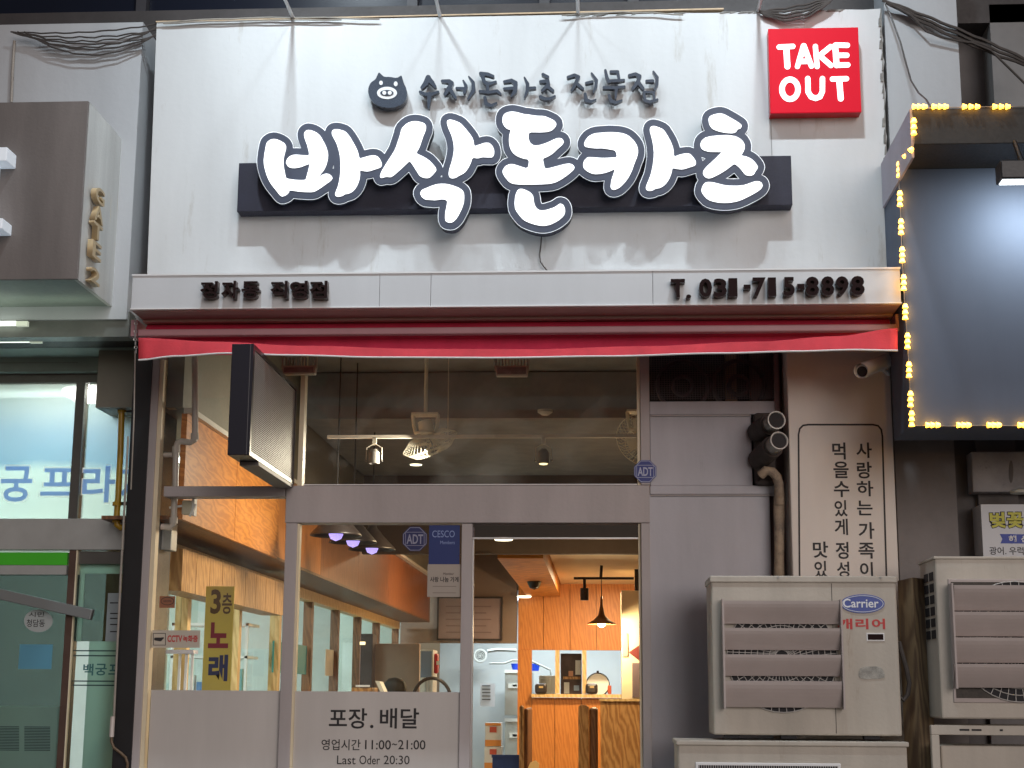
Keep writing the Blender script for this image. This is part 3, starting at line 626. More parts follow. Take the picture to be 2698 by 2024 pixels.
for a, b2, c2 in ((323, 1062, 1),(307, 1372, 1), (321, 1083, 1), (308, 1328, 1)): obj('pipe_collar', MB().tube([P(a, b2 - 5, yg), P(a, b2 + 5, yg)], .023, 12), gas_yellow, gp)
for py in (1083, 1327): obj('pipe_bracket', MB().tube([P(318, py, yg + .02), P(350, py, yg + .02)], .010), steel_dark, gp)

# pillar with the vertical brush slogan
YP = -.15
pl = thing('slogan_pillar', (X(2214, 1300, YP), YP, 0), 'cream painted pillar with vertical Korean slogan in a rounded black border', 'pillar')
obj('pillar_body', MB().box(X(2081, 1250, YP), X(2357, 1250, YP), YP, .3, 0, zb_ - .01), pillar_m, pl, bevel=.006)
bl_ = [(2108, 1700), (2104, 1145), (2107, 1130), (2116, 1121), (2130, 1119), (2300, 1119), (2314, 1122), (2322, 1132), (2325, 1150), (2341, 1700)]
shape('slogan_border', [('stroke', [(a, b2, 2.3) for a, b2 in bl_])], YP - .0015, .0015, ink, pl, res=1.2)
for s, r in (('사',(2256,1166,2297,1207)),('랑',(2258,1217,2297,1261)),('하',(2258,1267,2301,1308)),('는',(2258,1319,2299,1358)),('가',(2262,1376,2304,1420)),('족',(2262,1430,2304,1472)),('이',(2266,1481,2300,1522)),
             ('먹',(2193,1166,2228,1211)),('을',(2196,1216,2236,1260)),('수',(2197,1268,2238,1310)),('있',(2199,1318,2233,1361)),('게',(2199,1367,2234,1410)),('정',(2202,1428,2236,1473)),('성',(2205,1480,2238,1522)),
             ('맛',(2142,1427,2182,1470)),('있',(2146,1478,2180,1522))):
    text('slogan_letter', s, r, YP - .0015, .0015, ink, pl, bold=.018)

# exhaust flues and lagged pipe
fl = thing_p('exhaust_flues', 2010, 1250, -.05, 'two round metal exhaust flues poking out beside the slogan pillar', 'flue')
lag = mat('flue_lagging', (.07, .055, .05), .8, var=.4, scale=18, bump=.8)
for (a, b2, y2), (c2, d2) in (((2046, 1107, -.30), (1996, 1140)), ((2053, 1161, -.32), (1998, 1212))):
    p, q = Vector(P(a, b2, y2)), Vector(P(c2, d2, .0)); d = (p - q).normalized()
    obj('flue_lagging', MB().tube([q, p - d * .10], .055, 14), lag, fl, smooth=True)
    e = obj('flue_pipe', MB().tube([p - d * .14, p], .042, 20, caps=False), mat('flue_metal', (.30, .29, .27), .4, metal=.5, var=.3, scale=20), fl, smooth=True)
    md = e.modifiers.new('s', 'SOLIDIFY'); md.thickness = .004
    k = Matrix.Translation(p) @ d.to_track_quat('Z', 'Y').to_matrix().to_4x4()
    obj('flue_rim', MB().lathe([(.041, -.006), (.045, -.006), (.045, .002), (.041, .002)], (0, 0, 0), k), mat('flue_metal', (.30, .29, .27), .4, metal=.5, var=.3, scale=20), fl, smooth=True)
    obj('flue_baffle', MB().lathe([(.0, -.008), (.040, -.008)], (0, 0, 0), k, 14), dark_void, fl)
obj('flue_cover', MB().box(X(1984, 1100, 0), X(2040, 1100, 0), -.04, .09, Z(2010, 1280, 0), Z(2010, 1090, 0)), lag, fl, bevel=.02)
obj('elbow', MB().tube([P(2005, 1252, -.08), P(2018, 1240, -.1), P(2034, 1243, -.1), P(2046, 1256, -.09), P(2052, 1275, -.08), P(2055, 1330, -.07)], .024, 12), mat('lagging_tan', (.40, .31, .22), .8, var=.5, scale=9, bump=.9, stain=((.16, .13, .11), 11, .5, .66)), fl, smooth=True)
obj('lagged_pipe', MB().tube([P(2053 + .0 * i, 1290 + 60 * i, -.06 + .004 * math.sin(i * 2)) for i in range(14)], [.026 + .002 * math.sin(i * 1.7) for i in range(14)], 12), MATS['lagging_tan'], fl, smooth=True)

# security camera
cc = thing_p('security_camera', 2300, 985, -.3, 'small white bullet security camera under the awning right end', 'camera')
p, q = Vector(P(2272, 979, -.46)), Vector(P(2334, 955, -.20)); d = (q - p).normalized()
obj('camera_body', MB().tube([p, p + d * .001, q], [.030, .033, .031], 16), mat('camera_white', (.8, .82, .85), .2), cc, smooth=True)
obj('camera_hood', MB().tube([p - d * .02 + Vector((0, 0, .006)), q + Vector((0, 0, .006))], .036, 16, caps=False), MATS['camera_white'], cc, smooth=True)
obj('camera_lens', MB().tube([p - d * .004, p], .026, 16), dark_void, cc)
obj('camera_bracket', MB().tube([q - d * .05 - Vector((0, 0, .03)), (q.x + .02, YP, q.z - .05)], .010), MATS['camera_white'], cc)

# stickers on the shop glass
def octa(cx, cy, r): return [(cx + r * math.cos(math.pi / 8 + i * math.pi / 4), cy + r * math.sin(math.pi / 8 + i * math.pi / 4)) for i in range(8)]
def adt(cx, cy, r, Y, label, faint=False):
    m1 = mat('sticker_navy_faint' if faint else 'sticker_navy', (.02, .025, .11) if faint else (.008, .022, .20), .35)
    inkm = mat('sticker_silver_faint' if faint else 'sticker_silver', (.30, .30, .40) if faint else (.42, .45, .6), .4)
    s = shape('security_sticker', [('poly', octa(cx, cy, r))], Y, .001, m1, label=label, cat='sticker', group='octagonal alarm stickers')
    text('sticker_lettering', 'ADT', (cx - r * .62, cy - r * .34, cx + r * .62, cy + r * .38), Y - .0008, .0006, inkm, s, bold=.02)
    lp = octa(cx, cy, r * .92); shape('sticker_border', [('stroke', [(a, b2, .7) for a, b2 in lp + lp[:1]])], Y - .0006, .0005, inkm, s, res=.7)
    q_ = [(cx - r * .7, cy - r * .5), (cx + r * .7, cy - r * .5), (cx + r * .7, cy + r * .5), (cx - r * .7, cy + r * .5)]
    shape('sticker_frame', [('stroke', [(a, b2, .6) for a, b2 in q_ + q_[:1]])], Y - .0006, .0005, inkm, s, res=.7)
adt(1700, 1242, 32, -.016, 'dark blue octagonal alarm sticker at the lower right corner of the upper window')
adt(1093, 1420, 35, .016, 'faint dark octagonal alarm sticker inside the door glass', True)
gs = bx('blue_notice', (1130, 1384, 1211, 1492), .016, .001, mat('notice_blue', (.012, .03, .16), .4), label='blue notice with pale serif lettering at the top of the door glass', cat='notice')
pale = mat('notice_pale_ink', (.25, .33, .6), .5)
text('notice_lettering', 'CESCO', (1139, 1398, 1198, 1416), .0152, .0006, pale, gs); text('notice_lettering', 'Members', (1160, 1425, 1198, 1434), .0152, .0006, pale, gs)
nn = bx('paper_notice', (1126, 1487, 1213, 1573), .0145, .001, mat('notice_paper', (.42, .37, .32), .7), label='beige paper notice with black Korean words below the blue notice', cat='notice')
text('notice_lettering', '사랑 나눔 가게', (1133, 1520, 1208, 1534), .0137, .0006, ink, nn, bold=.02)
text('notice_lettering', 'Member', (1168, 1509, 1196, 1515), .0137, .0006, ink, nn)
for y in (1545, 1562): obj('notice_line', MB().box(X(1140, y, .0137), X(1202, y, .0137), .0137, .0143, Z(1170, y + 1, .0137), Z(1170, y - .6, .0137)), mat('faint_ink', (.22, .19, .17), .7), nn)
cs = bx('cctv_sticker', (400, 1661, 527, 1707), .034, .001, mat('sticker_cream', (.55, .50, .42), .5), label='cream sticker with red CCTV lettering at the left window edge', cat='sticker')
redi = mat('ink_red', (.5, .03, .03), .5)
text('sticker_lettering', 'CCTV', (441, 1674, 480, 1692), .0332, .0006, redi, cs, bold=.03); text('sticker_lettering', '녹화중', (482, 1674, 521, 1692), .0332, .0006, redi, cs, bold=.03)
q_ = [(404, 1669), (436, 1669), (436, 1700), (404, 1700)]; shape('sticker_border', [('stroke', [(a, b2, .8) for a, b2 in q_ + q_[:1]])], .0332, .0006, ink, cs, res=.7)
shape('sticker_camera_icon', [('stroke', [(410, 1684, 4), (422, 1685, 5), (430, 1681, 2)])], .0332, .0006, ink, cs, res=.7)
ns = bx('small_brown_sticker', (420, 1571, 461, 1602), .034, .001, mat('sticker_brown', (.30, .12, .06), .5), label='small brown sticker with an oval badge high in the left window', cat='sticker')
lp = ell(441, 1584, 17, 10); shape('sticker_border', [('stroke', [(a, b2, .8) for a, b2 in lp + lp[:1]])], .0332, .0006, ink, ns, res=.7)
text('sticker_lettering', 'AROMA', (430, 1581, 452, 1587), .0332, .0006, ink, ns)

# black projecting sign with ribbed face
dS = 6.75; yf = CAMY + dS
xr = (663 - 1590) / F * dS + 0; xr = X(663, 1050, yf); xl = X(605, 1050, yf); z1s, z0s = Z(640, 906, yf), Z(640, 1199, yf)
ps = thing('projecting_sign', ((xl + xr) / 2, -.5, z0s), 'black unlit projecting sign with a finely ribbed side face left of the windows', 'projecting sign')
obj('sign_frame', MB().box(xl, xr - .012, yf, -.03, z0s, z1s), mat('sign_black', (.012, .011, .02), .35), ps, bevel=.003)
obj('sign_border', MB().box(xr - .012, xr, yf, yf + .03, z0s, z1s).box(xr - .012, xr, -.06, -.03, z0s, z1s).box(xr - .012, xr, yf + .03, -.06, z1s - .02, z1s).box(xr - .012, xr, yf + .03, -.06, z0s, z0s + .02), MATS['sign_black'], ps)
b = MB(); nr = 52
for i in range(nr): z = z0s + .022 + (z1s - z0s - .044) * i / nr; b.box(xr - .012, xr - .004, yf + .03, -.06, z, z + .0050)
obj('sign_ribs', b, mat('rib_grey', (.42, .39, .37), .45), ps, kind='stuff')
obj('sign_arm', MB().box(xl + .02, xr - .03, -.03, .0, z0s + .1, z1s - .1), steel_dark, ps)
obj('sign_foot', MB().box(xl + .01, xr - .002, yf + .2, -.05, z0s - .018, z0s - .001), mat('foot_grey', (.16, .15, .15), .5), ps)

# lamps hanging under the awning in front of the glass
def hang(px0, px1, pt, pb, Y, lab):
    x0, x1, z0, z1 = ext((px0, pt, px1, pb), Y); c = (x0 + x1) / 2
    t = thing('hanging_floodlight', (c, Y, z0), lab, 'floodlight', 'square floodlights hanging above the window')
    obj('lamp_case', MB().prism([(x0, z1 - .01), (x1, z1 - .01), (x1 - .006, z0), (x0 + .006, z0)], Y, Y + .05), mat('lamp_case_cream', (.50, .44, .33), .5, var=.1), t, bevel=.004)
    obj('lamp_glass', MB().box(x0 + .012, x1 - .012, Y - .002, Y, z0 + .008, z1 - .02), mat('lamp_glass_dusty', (.26, .22, .18), .3, var=.3, scale=30), t)
    b = MB()
    for i in range(11): x = x0 + .005 + (x1 - x0 - .01) * i / 10; b.box(x - .0015, x + .0015, Y + .005, Y + .04, z1 - .012, z1 + .035)
    obj('cooling_fins', b, mat('fin_grey', (.32, .29, .25), .5), t, kind='stuff')
    obj('bracket', MB().box(x0 - .004, x0, Y + .015, Y + .025, z0 + .03, z1 + .1).box(x1, x1 + .004, Y + .015, Y + .025, z0 + .03, z1 + .1), MATS['lamp_case_cream'], t)
hang(742, 832, 958, 985, -.12, 'cream square floodlight hanging near the projecting sign')
hang(1304, 1392, 958, 990, -.12, 'cream square floodlight hanging above the middle of the window')

# ================================================================ RIGHT NEIGHBOUR: dark sign box with yellow string lights
YH, YR = -1.11, -.78
nb = thing('neighbour_sign_box', (X(2560, 1120, YR), YR, Z(2560, 1122, YR)), 'dark blue grey neighbouring sign panel edged with glowing yellow lights', 'shop sign')
hx0 = X(2406, 330, YH); hz1, hz0 = Z(2560, 284, YH), Z(2560, 379, YH); px0 = X(2385, 770, YR); pz0 = Z(2560, 1121, YR)
hd = mat('header_dark', (.030, .030, .028), .6, var=.3, scale=5)
obj('sign_header', MB().box(hx0, 4.2, YH, -.36, hz0, hz1), hd, nb, bevel=.004)
obj('sign_panel', MB().box(px0, 4.2, YR, -.36, pz0, hz0 - .002), mat('sign_panel_bluegrey', (.12, .142, .19), .8, var=.12, scale=2, spec=.2, streak=True), nb)
obj('side_cheek', MB().prism([(hx0 - .012, hz0 - .06), (hx0 - .001, hz0 - .06), (hx0 - .001, hz1 - .002), (hx0 - .012, hz1 - .002)], YH + .002, -.37), mat('cheek_lilac', (.36, .33, .38), .6, var=.1), nb)
lf = thing_p('panel_floodlight', 2690, 470, -1.3, 'black floodlight over the top right of the blue grey sign panel', 'floodlight')
lx0, lx1, lz0, lz1 = ext((2634, 424, 2760, 473), -1.22)
obj('lamp_head', MB().box(lx0, lx1, -1.24, -1.14, lz0, lz1), black_paint, lf, bevel=.006)
obj('lamp_arm', MB().tube([((lx0 + lx1) / 2, -1.2, lz1), ((lx0 + lx1) / 2, -1.1, hz0 + .01)], .012), black_paint, lf)
obj('lens', MB().box(lx0 + .01, lx1 - .01, -1.22, -1.16, lz0 - .004, lz0 - .001), emit('panel_lens', (.9, .97, 1), 6), lf)
l = bpy.data.lights.new('panel_lamp', 'AREA'); l.shape = 'RECTANGLE'; l.size = .30; l.size_y = .10; l.energy = 5; l.color = (.84, .95, 1)
o = bpy.data.objects.new('panel_lamp', l); COL.objects.link(o); o.location = (lx0 + .22, -1.04, lz0 - .01); o.rotation_euler = Vector((-.1, .75, -.75)).to_track_quat('-Z', 'Y').to_euler()
sg = thing_p('string_lights', 2400, 1122, YR - .02, 'yellow string of small clustered lights around the neighbouring sign panel', 'string lights')
wr = [P(a, b2, y) for a, b2, y in ((2790, 279, YH-.01), (2656, 281, YH-.01), (2500, 283, YH-.01), (2404, 286, YH-.01), (2402, 300, YH-.01), (2407, 317, YH-.01), (2408, 352, YH-.01), (2409, 376, YH-.01), (2404, 390, YH-.005), (2384, 412, YR-.16), (2372, 418, YR-.02), (2367, 430, YR-.01), (2370, 520, YR-.01), (2373, 560, YR-.01), (2376, 660, YR-.01), (2380, 740, YR-.01), (2388, 860, YR-.01), (2391, 900, YR-.01), (2396, 985, YR-.01), (2398, 1040, YR-.01), (2403, 1110, YR-.01), (2409, 1122, YR-.01), (2440, 1121, YR-.01), (2500, 1123, YR-.01), (2580, 1121, YR-.01), (2700, 1122, YR-.01), (2790, 1122, YR-.01))]
obj('wire', MB().tube(wr, .0022, 5), cable_l, sg)
bulbs = [(x, 281, YH, 0) for x in (2410, 2423, 2437, 2462, 2478, 2493, 2542, 2559, 2576, 2622, 2639, 2656)] + [(2408, y, YH, 1) for y in (317, 333, 349)] + [(2401, 394, YH, 2), (2386, 411, YR - .16, 2)]
for g, x in ((446, 2369), (523, 2371), (597, 2374), (671, 2377), (744, 2381), (821, 2385), (898, 2391), (974, 2395), (1051, 2399), (1103, 2402)): bulbs += [(x, g + d_ , YR, 1) for d_ in (-15, 0, 15)]
bulbs += [(x, 1120, YR, 0) for x in (2445, 2458, 2472, 2527, 2540, 2553, 2607, 2620, 2633, 2688, 2701, 2714)]
bm_ = emit('bulb_yellow', (1, .44, .02), 10); cap = mat('bulb_cap', (.5, .35, .1), .5)
proto = {}
for a, b2, y, k in bulbs:
    p = P(a, b2, y - .018)
    if k not in proto:
        m = MB()
        ax = {0: (.012, 0, 0), 1: (0, 0, .012), 2: (.008, 0, .009)}[k]
        m.tube([(p[0] - ax[0] * .8, p[1], p[2] - ax[2] * .8), (p[0] - ax[0] * .75, p[1], p[2] - ax[2] * .75), (p[0] + ax[0] * .7, p[1], p[2] + ax[2] * .7)], [.007, .0135, .008], 8)
        proto[k] = obj('bulb', m, bm_, sg)
        proto[k]['c0'] = list(p)
    else:
        c = proto[k].copy(); COL.objects.link(c); c0 = Vector(proto[k]['c0']); c.location = proto[k].location + (Vector(p) - c0)

# ================================================================ AIR CONDITIONERS
def slats(th, px0, px1, ys, Y, depth=.075):
    for i, (a, b2) in enumerate(ys):
        x0, x1 = X(px0, (a + b2) / 2, Y), X(px1, (a + b2) / 2, Y); zt, zb = Z((px0 + px1) / 2, a, Y - depth), Z((px0 + px1) / 2, b2, Y - depth)
        m = MB(); n = 8; prof = []
        prof.append((Y - depth * .25, zt + .0015))
        for j in range(n):
            t = j / (n - 1); prof.append((Y - depth * (1 - .72 * t ** 1.7), zt + (zb - zt) * t))
        k = len(m.v)
        for x in (x0, x1):
            for y, z in prof: m.v.append((x, y, z))
            for y, z in reversed(prof): m.v.append((x, y + .003, z - .001))
        c = 2 * (n + 1)
        for j in range(c): q = (j + 1) % c; m.f.append((j, q, c + q, c + j))
        m.f.append(tuple(range(c - 1, -1, -1))); m.f.append(tuple(range(c, 2 * c)))
        obj('louvre_blade', m, ac_guard, th)
    x0, x1 = X(px0, (ys[0][0] + ys[-1][1]) / 2, Y), X(px1, (ys[0][0] + ys[-1][1]) / 2, Y)
    zt, zb = Z(px0, ys[0][0] - 3, Y), Z(px0, ys[-1][1] + 3, Y)
    for x in (x0, x1): obj('louvre_bracket', MB().box(x - .004, x + .004, Y - .06, Y - .002, zb, zt), ac_guard, th)
def fan_grille(th, cx, cy, rpx, Y):
    c = P(cx, cy, Y); R0 = rpx * 7.2 / F
    obj('fan_recess', MB().lathe([(0, .001), (R0, .001)], c, Matrix.Rotation(math.radians(90), 4, 'X'), 36), dark_void, th)
    b = MB()
    for i in range(9): b.ring((c[0], Y - .004, c[2]), R0 * (.12 + .88 * i / 8), .0022, n=40, k=4)
    for i in range(44):
        a = 2 * math.pi * i / 44; b.tube([(c[0] + R0 * .12 * math.cos(a), Y - .004, c[2] + R0 * .12 * math.sin(a)), (c[0] + R0 * math.cos(a + .35), Y - .004, c[2] + R0 * math.sin(a + .35))], .0018, 4)
    obj('fan_guard', b, mat('guard_wire', (.55, .53, .5), .4), th, kind='stuff')
def louvre_frame(r, Y): pass
Y1 = -.55
a1 = thing_p('air_conditioner', 2125, 1938, Y1, 'beige outdoor air conditioner with blue oval badge stacked before the slogan pillar', 'air conditioner', 'outdoor air conditioner units')
x0, x1, z0, z1 = ext((1877, 1520, 2369, 1938), Y1)
obj('body', MB().box(x0, x1, Y1, Y1 + .34, z0, z1), ac_body, a1, bevel=.008)
obj('lid', MB().box(x0 - .006, x1 + .006, Y1 - .008, Y1 + .35, z1 - .028, z1 + .004), ac_body, a1, bevel=.006)
xs_ = X(2197, 1730, Y1)
obj('panel_seam', MB().box(xs_ - .0012, xs_ + .0012, Y1 - .0012, Y1, z0 + .01, z1 - .03), dark_void, a1)
fan_grille(a1, 2060, 1730, 142, Y1 - .004)
slats(a1, 1905, 2216, [(1583, 1643), (1655, 1712), (1725, 1781), (1795, 1864)], Y1 - .010, .05)
for sx in (2050, 2320): obj('lid_screw', MB().tube([P(sx, 1522, Y1 - .008), P(sx, 1522, Y1 - .013)], .005, 8), steel, a1)
bdg = shape('badge', [('poly', ell(2273, 1591, 58, 25, 40))], Y1 - .004, .004, mat('badge_blue', (.01, .045, .30), .3), a1, res=.9)
lp = ell(2273, 1591, 54, 21.5, 40); shape('badge_border', [('stroke', [(a, b2, .9) for a, b2 in lp + lp[:1]])], Y1 - .0048, .0008, mat('badge_silver', (.5, .55, .65), .3), bdg, res=.7)
cu_r = (2221, 1578, 2315, 1601)
text('badge_lettering', 'Carrier', cu_r, Y1 - .0052, .0012, mat('badge_letters', (.75, .78, .82), .3), bdg, bold=.015)
text('red_lettering', '캐', (2206, 1630, 2246, 1658), Y1 - .001, .001, redi, a1, bold=.03); text('red_lettering', '리', (2254, 1630, 2288, 1658), Y1 - .001, .001, redi, a1, bold=.03); text('red_lettering', '어', (2297, 1630, 2332, 1658), Y1 - .001, .001, redi, a1, bold=.03)
obj('rating_plate', MB().box(X(2283, 1678, Y1), X(2330, 1678, Y1), Y1 - .003, Y1, Z(2300, 1689, Y1), Z(2300, 1668, Y1)), white_trim, a1)
obj('rating_plate_window', MB().box(X(2286, 1678, Y1), X(2327, 1678, Y1), Y1 - .004, Y1 - .003, Z(2300, 1686, Y1), Z(2300, 1671, Y1)), maroon, a1)
shape('handle_recess', [('poly', smooth_poly([(2268, 1757), (2320, 1755), (2332, 1775), (2330, 1788), (2266, 1790), (2262, 1775)]))], Y1 - .003, .003, mat('old_tape', (.42, .41, .37), .4, var=.4, scale=30, bump=.6), a1, res=1)
for fx in (2080, 2300, 1930): obj('rubber_foot', MB().box(X(fx, 1940, Y1) - .035, X(fx, 1940, Y1) + .035, Y1 + .02, Y1 + .07, z0 - .016, z0), dark_void, a1)
Y2 = -.62
a2 = thing_p('air_conditioner', 2095, 2100, Y2, 'lower plain air conditioner whose top carries the badged unit', 'air conditioner', 'outdoor air conditioner units')
x0, x1, z0, z1 = ext((1790, 1953, 2402, 2560), Y2)
obj('body', MB().box(x0, x1, Y2, Y2 + .38, .16, z1 - .004), ac_body, a2, bevel=.008)
obj('lid', MB().box(x0 - .008, x1 + .008, Y2 - .01, Y2 + .39, z1 - .022, z1), ac_body, a2, bevel=.005)
rz = Z(2000, 2010, Y2)
obj('grille_rim', MB().box(X(1832, 2014, Y2), X(2215, 2014, Y2), Y2 - .008, Y2, rz - .45, rz), white_trim, a2, bevel=.01)
obj('grille_opening', MB().box(X(1840, 2014, Y2), X(2207, 2014, Y2), Y2 - .009, Y2 - .008, rz - .44, rz - .012), dark_void, a2)
b = MB()
for i in range(60): x = X(1842, 2014, Y2) + (X(2205, 2014, Y2) - X(1842, 2014, Y2)) * i / 59; b.box(x - .0012, x + .0012, Y2 - .012, Y2 - .010, rz - .44, rz - .012)
obj('grille_wires', b, MATS['guard_wire'], a2, kind='stuff')
Y3 = -.70
a3 = thing_p('air_conditioner', 2600, 1895, Y3, 'large air conditioner with louvred guard at the right edge', 'air conditioner', 'outdoor air conditioner units')
x0, x1, z0, z1 = ext((2472, 1470, 2790, 1895), Y3)
obj('body', MB().box(x0, x1, Y3, -.35, z0, z1), ac_body, a3, bevel=.008)
obj('lid', MB().box(x0 - .005, x1, Y3 - .006, -.345, z1 - .006, z1 + .006), ac_body, a3, bevel=.003)
obj('inner_rim', MB().box(X(2497, 1530, Y3), x1, Y3 - .006, Y3, Z(2600, 1852, Y3), Z(2600, 1526, Y3)), ac_guard, a3, bevel=.004)
obj('coil_opening', MB().box(X(2504, 1530, Y3), x1, Y3 - .007, Y3 - .006, Z(2600, 1840, Y3), Z(2600, 1534, Y3)), mat('coil_dark', (.05, .04, .03), .6, var=.5, scale=60), a3)
fan_grille(a3, 2680, 1690, 150, Y3 - .008)
slats(a3, 2508, 2790, [(1542, 1608), (1612, 1676), (1680, 1746), (1750, 1812)], Y3 - .014, .055)
# side grille: holes down the left side
b = MB(); xsd = x0; y0_, y1_ = -.66, -.42
for i in range(6):
    for j in range(2):
        za = z1 - .06 - i * .052; ya = y0_ + j * .115; b.box(xsd - .003, xsd - .0005, ya, ya + .085, za - .038, za)
obj('side_vents', b, dark_void, a3)
a4 = thing_p('air_conditioner', 2600, 2100, Y3, 'beige unit in a steel frame below the louvred one at the right edge', 'air conditioner', 'outdoor air conditioner units')
x0, x1, z0, z1 = ext((2466, 1912, 2790, 2500), Y3)
obj('stand_frame', MB().box(x0, x1, Y3, Y3 + .03, z1 - .042, z1).box(x0, x0 + .035, Y3, Y3 + .03, .12, z1 - .042).box(x0, x1, -.4, -.36, z1 - .04, z1), ac_body, a4, bevel=.003)
obj('body', MB().box(x0 + .045, x1, Y3 + .035, -.36, .16, Z(2600, 1966, Y3)), ac_body, a4, bevel=.008)
for i, (a, c2) in enumerate(((2528, 2554), (2560, 2586), (2634, 2642))): obj('frame_slot', MB().box(X(a, 1923, Y3), X(c2, 1923, Y3), Y3 - .001, Y3, Z(2560, 1926, Y3), Z(2560, 1921, Y3)), dark_void, a4)
# wooden duct cover and hose between the units
xm = X(2412, 1700, -.5); zt_ = Z(2412, 1522, -.5)
dc = obj('duct_cover', MB().prism([(0, 0), (1, 0), (1, 1), (0, 1)], 0, 1), wood('wood_weathered', (.30, .22, .13), (.15, .10, .065), (5, 5, 1)))
bpy.data.objects.remove(dc)
b = MB(); xl_, xr_ = X(2372, 1700, -.42), X(2452, 1700, -.42)
base = [(xl_, -.42), (xm, -.50), (xr_, -.42), (xm, -.34)]
b.v = [(x, y, .0) for x, y in base] + [(x, y, zt_ - .01 * (i == 0)) for i, (x, y) in enumerate(base)]
b.f = [(3, 2, 1, 0), (4, 5, 6, 7)] + [(i, (i + 1) % 4, 4 + (i + 1) % 4, 4 + i) for i in range(4)]
o = obj('duct_cover', b, MATS['wood_weathered']); props(o, 'weathered brown wooden duct cover standing between the air conditioners', 'duct cover')
o = obj('black_hose', MB().tube([P(a, b2, -.50) for a, b2 in ((2368, 1690), (2376, 1720), (2388, 1760), (2396, 1800), (2392, 1830), (2380, 1845), (2372, 1835))], .011), cable_m, smooth=True)
props(o, 'black hose looping beside the badged air conditioner', 'hose')

# meter box, ceiling lamp and menu poster at the right
yw = .04
mb_ = thing_p('meter_box', 2640, 1300, yw, 'dented grey metal meter box on the wall above the menu poster', 'meter box')
x0, x1, z0, z1 = ext((2561, 1190, 2790, 1297), yw)
obj('box_body', MB().box(x0, x1, yw, .15, z0, z1), mat('meter_grey', (.34, .33, .34), .5, var=.3, scale=6, bump=.4, stain=((.12, .12, .12), 10, .58, .7)), mb_, bevel=.006)
shape('box_slot', [('poly', ell(2664, 1243, 6, 30))], yw - .002, .002, walldark, mb_)
o = obj('round_wall_lamp', MB().lathe([(0, 0), (.05, .0), (.055, .012), (.03, .02), (0, .02)], P(2690, 1300, -.1)), mat('lamp_opal', (.65, .66, .6), .4), smooth=True); props(o, 'round flat white lamp under the meter box', 'lamp')
ym = -.02
mp_ = thing_p('menu_poster', 2650, 1465, ym, 'white seafood menu poster with yellow title and blue ribbon', 'poster')
x0, x1, z0, z1 = ext((2590, 1329, 2790, 1560), ym)
obj('poster_sheet', MB().box(x0, x1, ym, .16, z0, z1), mat('poster_white', (.62, .64, .68), .4), mp_)
yel = mat('ink_yellow', (.62, .60, .06), .5); blu = mat('ink_blue', (.03, .06, .38), .5)
for s, r in (('벚', (2608, 1350, 2650, 1391)), ('꽃', (2653, 1350, 2696, 1391))):
    text('poster_lettering', s, (r[0] - 2, r[1] - 2, r[2] + 2, r[3] + 2), ym - .001, .001, ink, mp_, bold=.085); text('poster_lettering', s, r, ym - .002, .001, yel, mp_, bold=.035)
shape('poster_ribbon', [('poly', [(2634, 1407), (2790, 1409), (2790, 1433), (2636, 1432), (2641, 1420)])], ym - .001, .001, blu, mp_)
text('poster_lettering', '해', (2658, 1411, 2678, 1429), ym - .002, .001, white_trim, mp_, bold=.03); text('poster_lettering', '산', (2690, 1411, 2710, 1429), ym - .002, .001, white_trim, mp_, bold=.03)
text('poster_lettering', '광어. 우럭', (2607, 1441, 2697, 1462), ym - .001, .001, ink, mp_, bold=.01)

# cables along the top
def cable(lab, strands, cat='cable', m=cable_m, r=.006, group='overhead cables'):
    t = thing(strands and 'overhead_cable', P(*strands[0][0]), lab, cat, group)
    for s in strands: obj('strand', MB().tube([P(*q) for q in s], r, 6), m, t, smooth=True)
def sag(a, b, s, n=12, j=0):
    return [(a[0] + (b[0] - a[0]) * i / n, a[1] + (b[1] - a[1]) * i / n + 4 * s * (i / n) * (1 - i / n) + j * math.sin(i * 1.9), a[2] + (b[2] - a[2]) * i / n) for i in range(n + 1)]
cable('bundle of sagging black cables across the grey wall at the top left', [sag((28 + 6 * i, 84 + 2 * (i % 3), -.36), (425, 62 + 5 * ((i * 3) % 7), -.34), sg_, n=20, j=jj) for i, (sg_, jj) in enumerate(((12, 1.2), (17, 2.2), (26, 1), (31, 2.5), (44, 1.4), (47, 2.2), (62, 1)))], r=.0042)
cable('two pale wires lying along the top edge of the white sign at its left', [sag((415, 60, -.37), (1000, 52, -.37), -9, j=1), sag((430, 62, -.37), (900, 53, -.37), -3, j=1)], m=cable_l, r=.004)
cable('pale wire arched over the right half of the sign top edge', [sag((1480, 41, -.37), (1800, 40, -.37), -8, j=1)], m=cable_l, r=.004)
cable('loops of dark cable lying on the sign top above the red light box', [sag((2000, 30, -.37), (2200, -10, -.40), 6 + 9 * i, j=2) for i in range(5)])
cable('thick dark cables running down right from the sign corner', [sag((2325, 0, -.37), (2720, 165 + 6 * i, -.30), -6 + 10 * i, n=18, j=1.5) for i in range(3)], r=.008)
cable('looping cable under the thick ones at the top right corner', [[(2335, 5, -.37), (2400, 40, -.37), (2440, 82, -.37), (2480, 98, -.36), (2525, 108, -.36), (2560, 112, -.34), (2610, 132, -.34), (2700, 220, -.3)]], r=.006)
cable('thin black feed wire dropping to the yellow string lights', [[(2332, 8, -.37), (2350, 50, -.40), (2372, 110, -.45), (2388, 170, -.55), (2400, 212, -.7), (2420, 245, -.9), (2440, 262, -1.05), (2452, 282, -1.12)]], r=.0045)
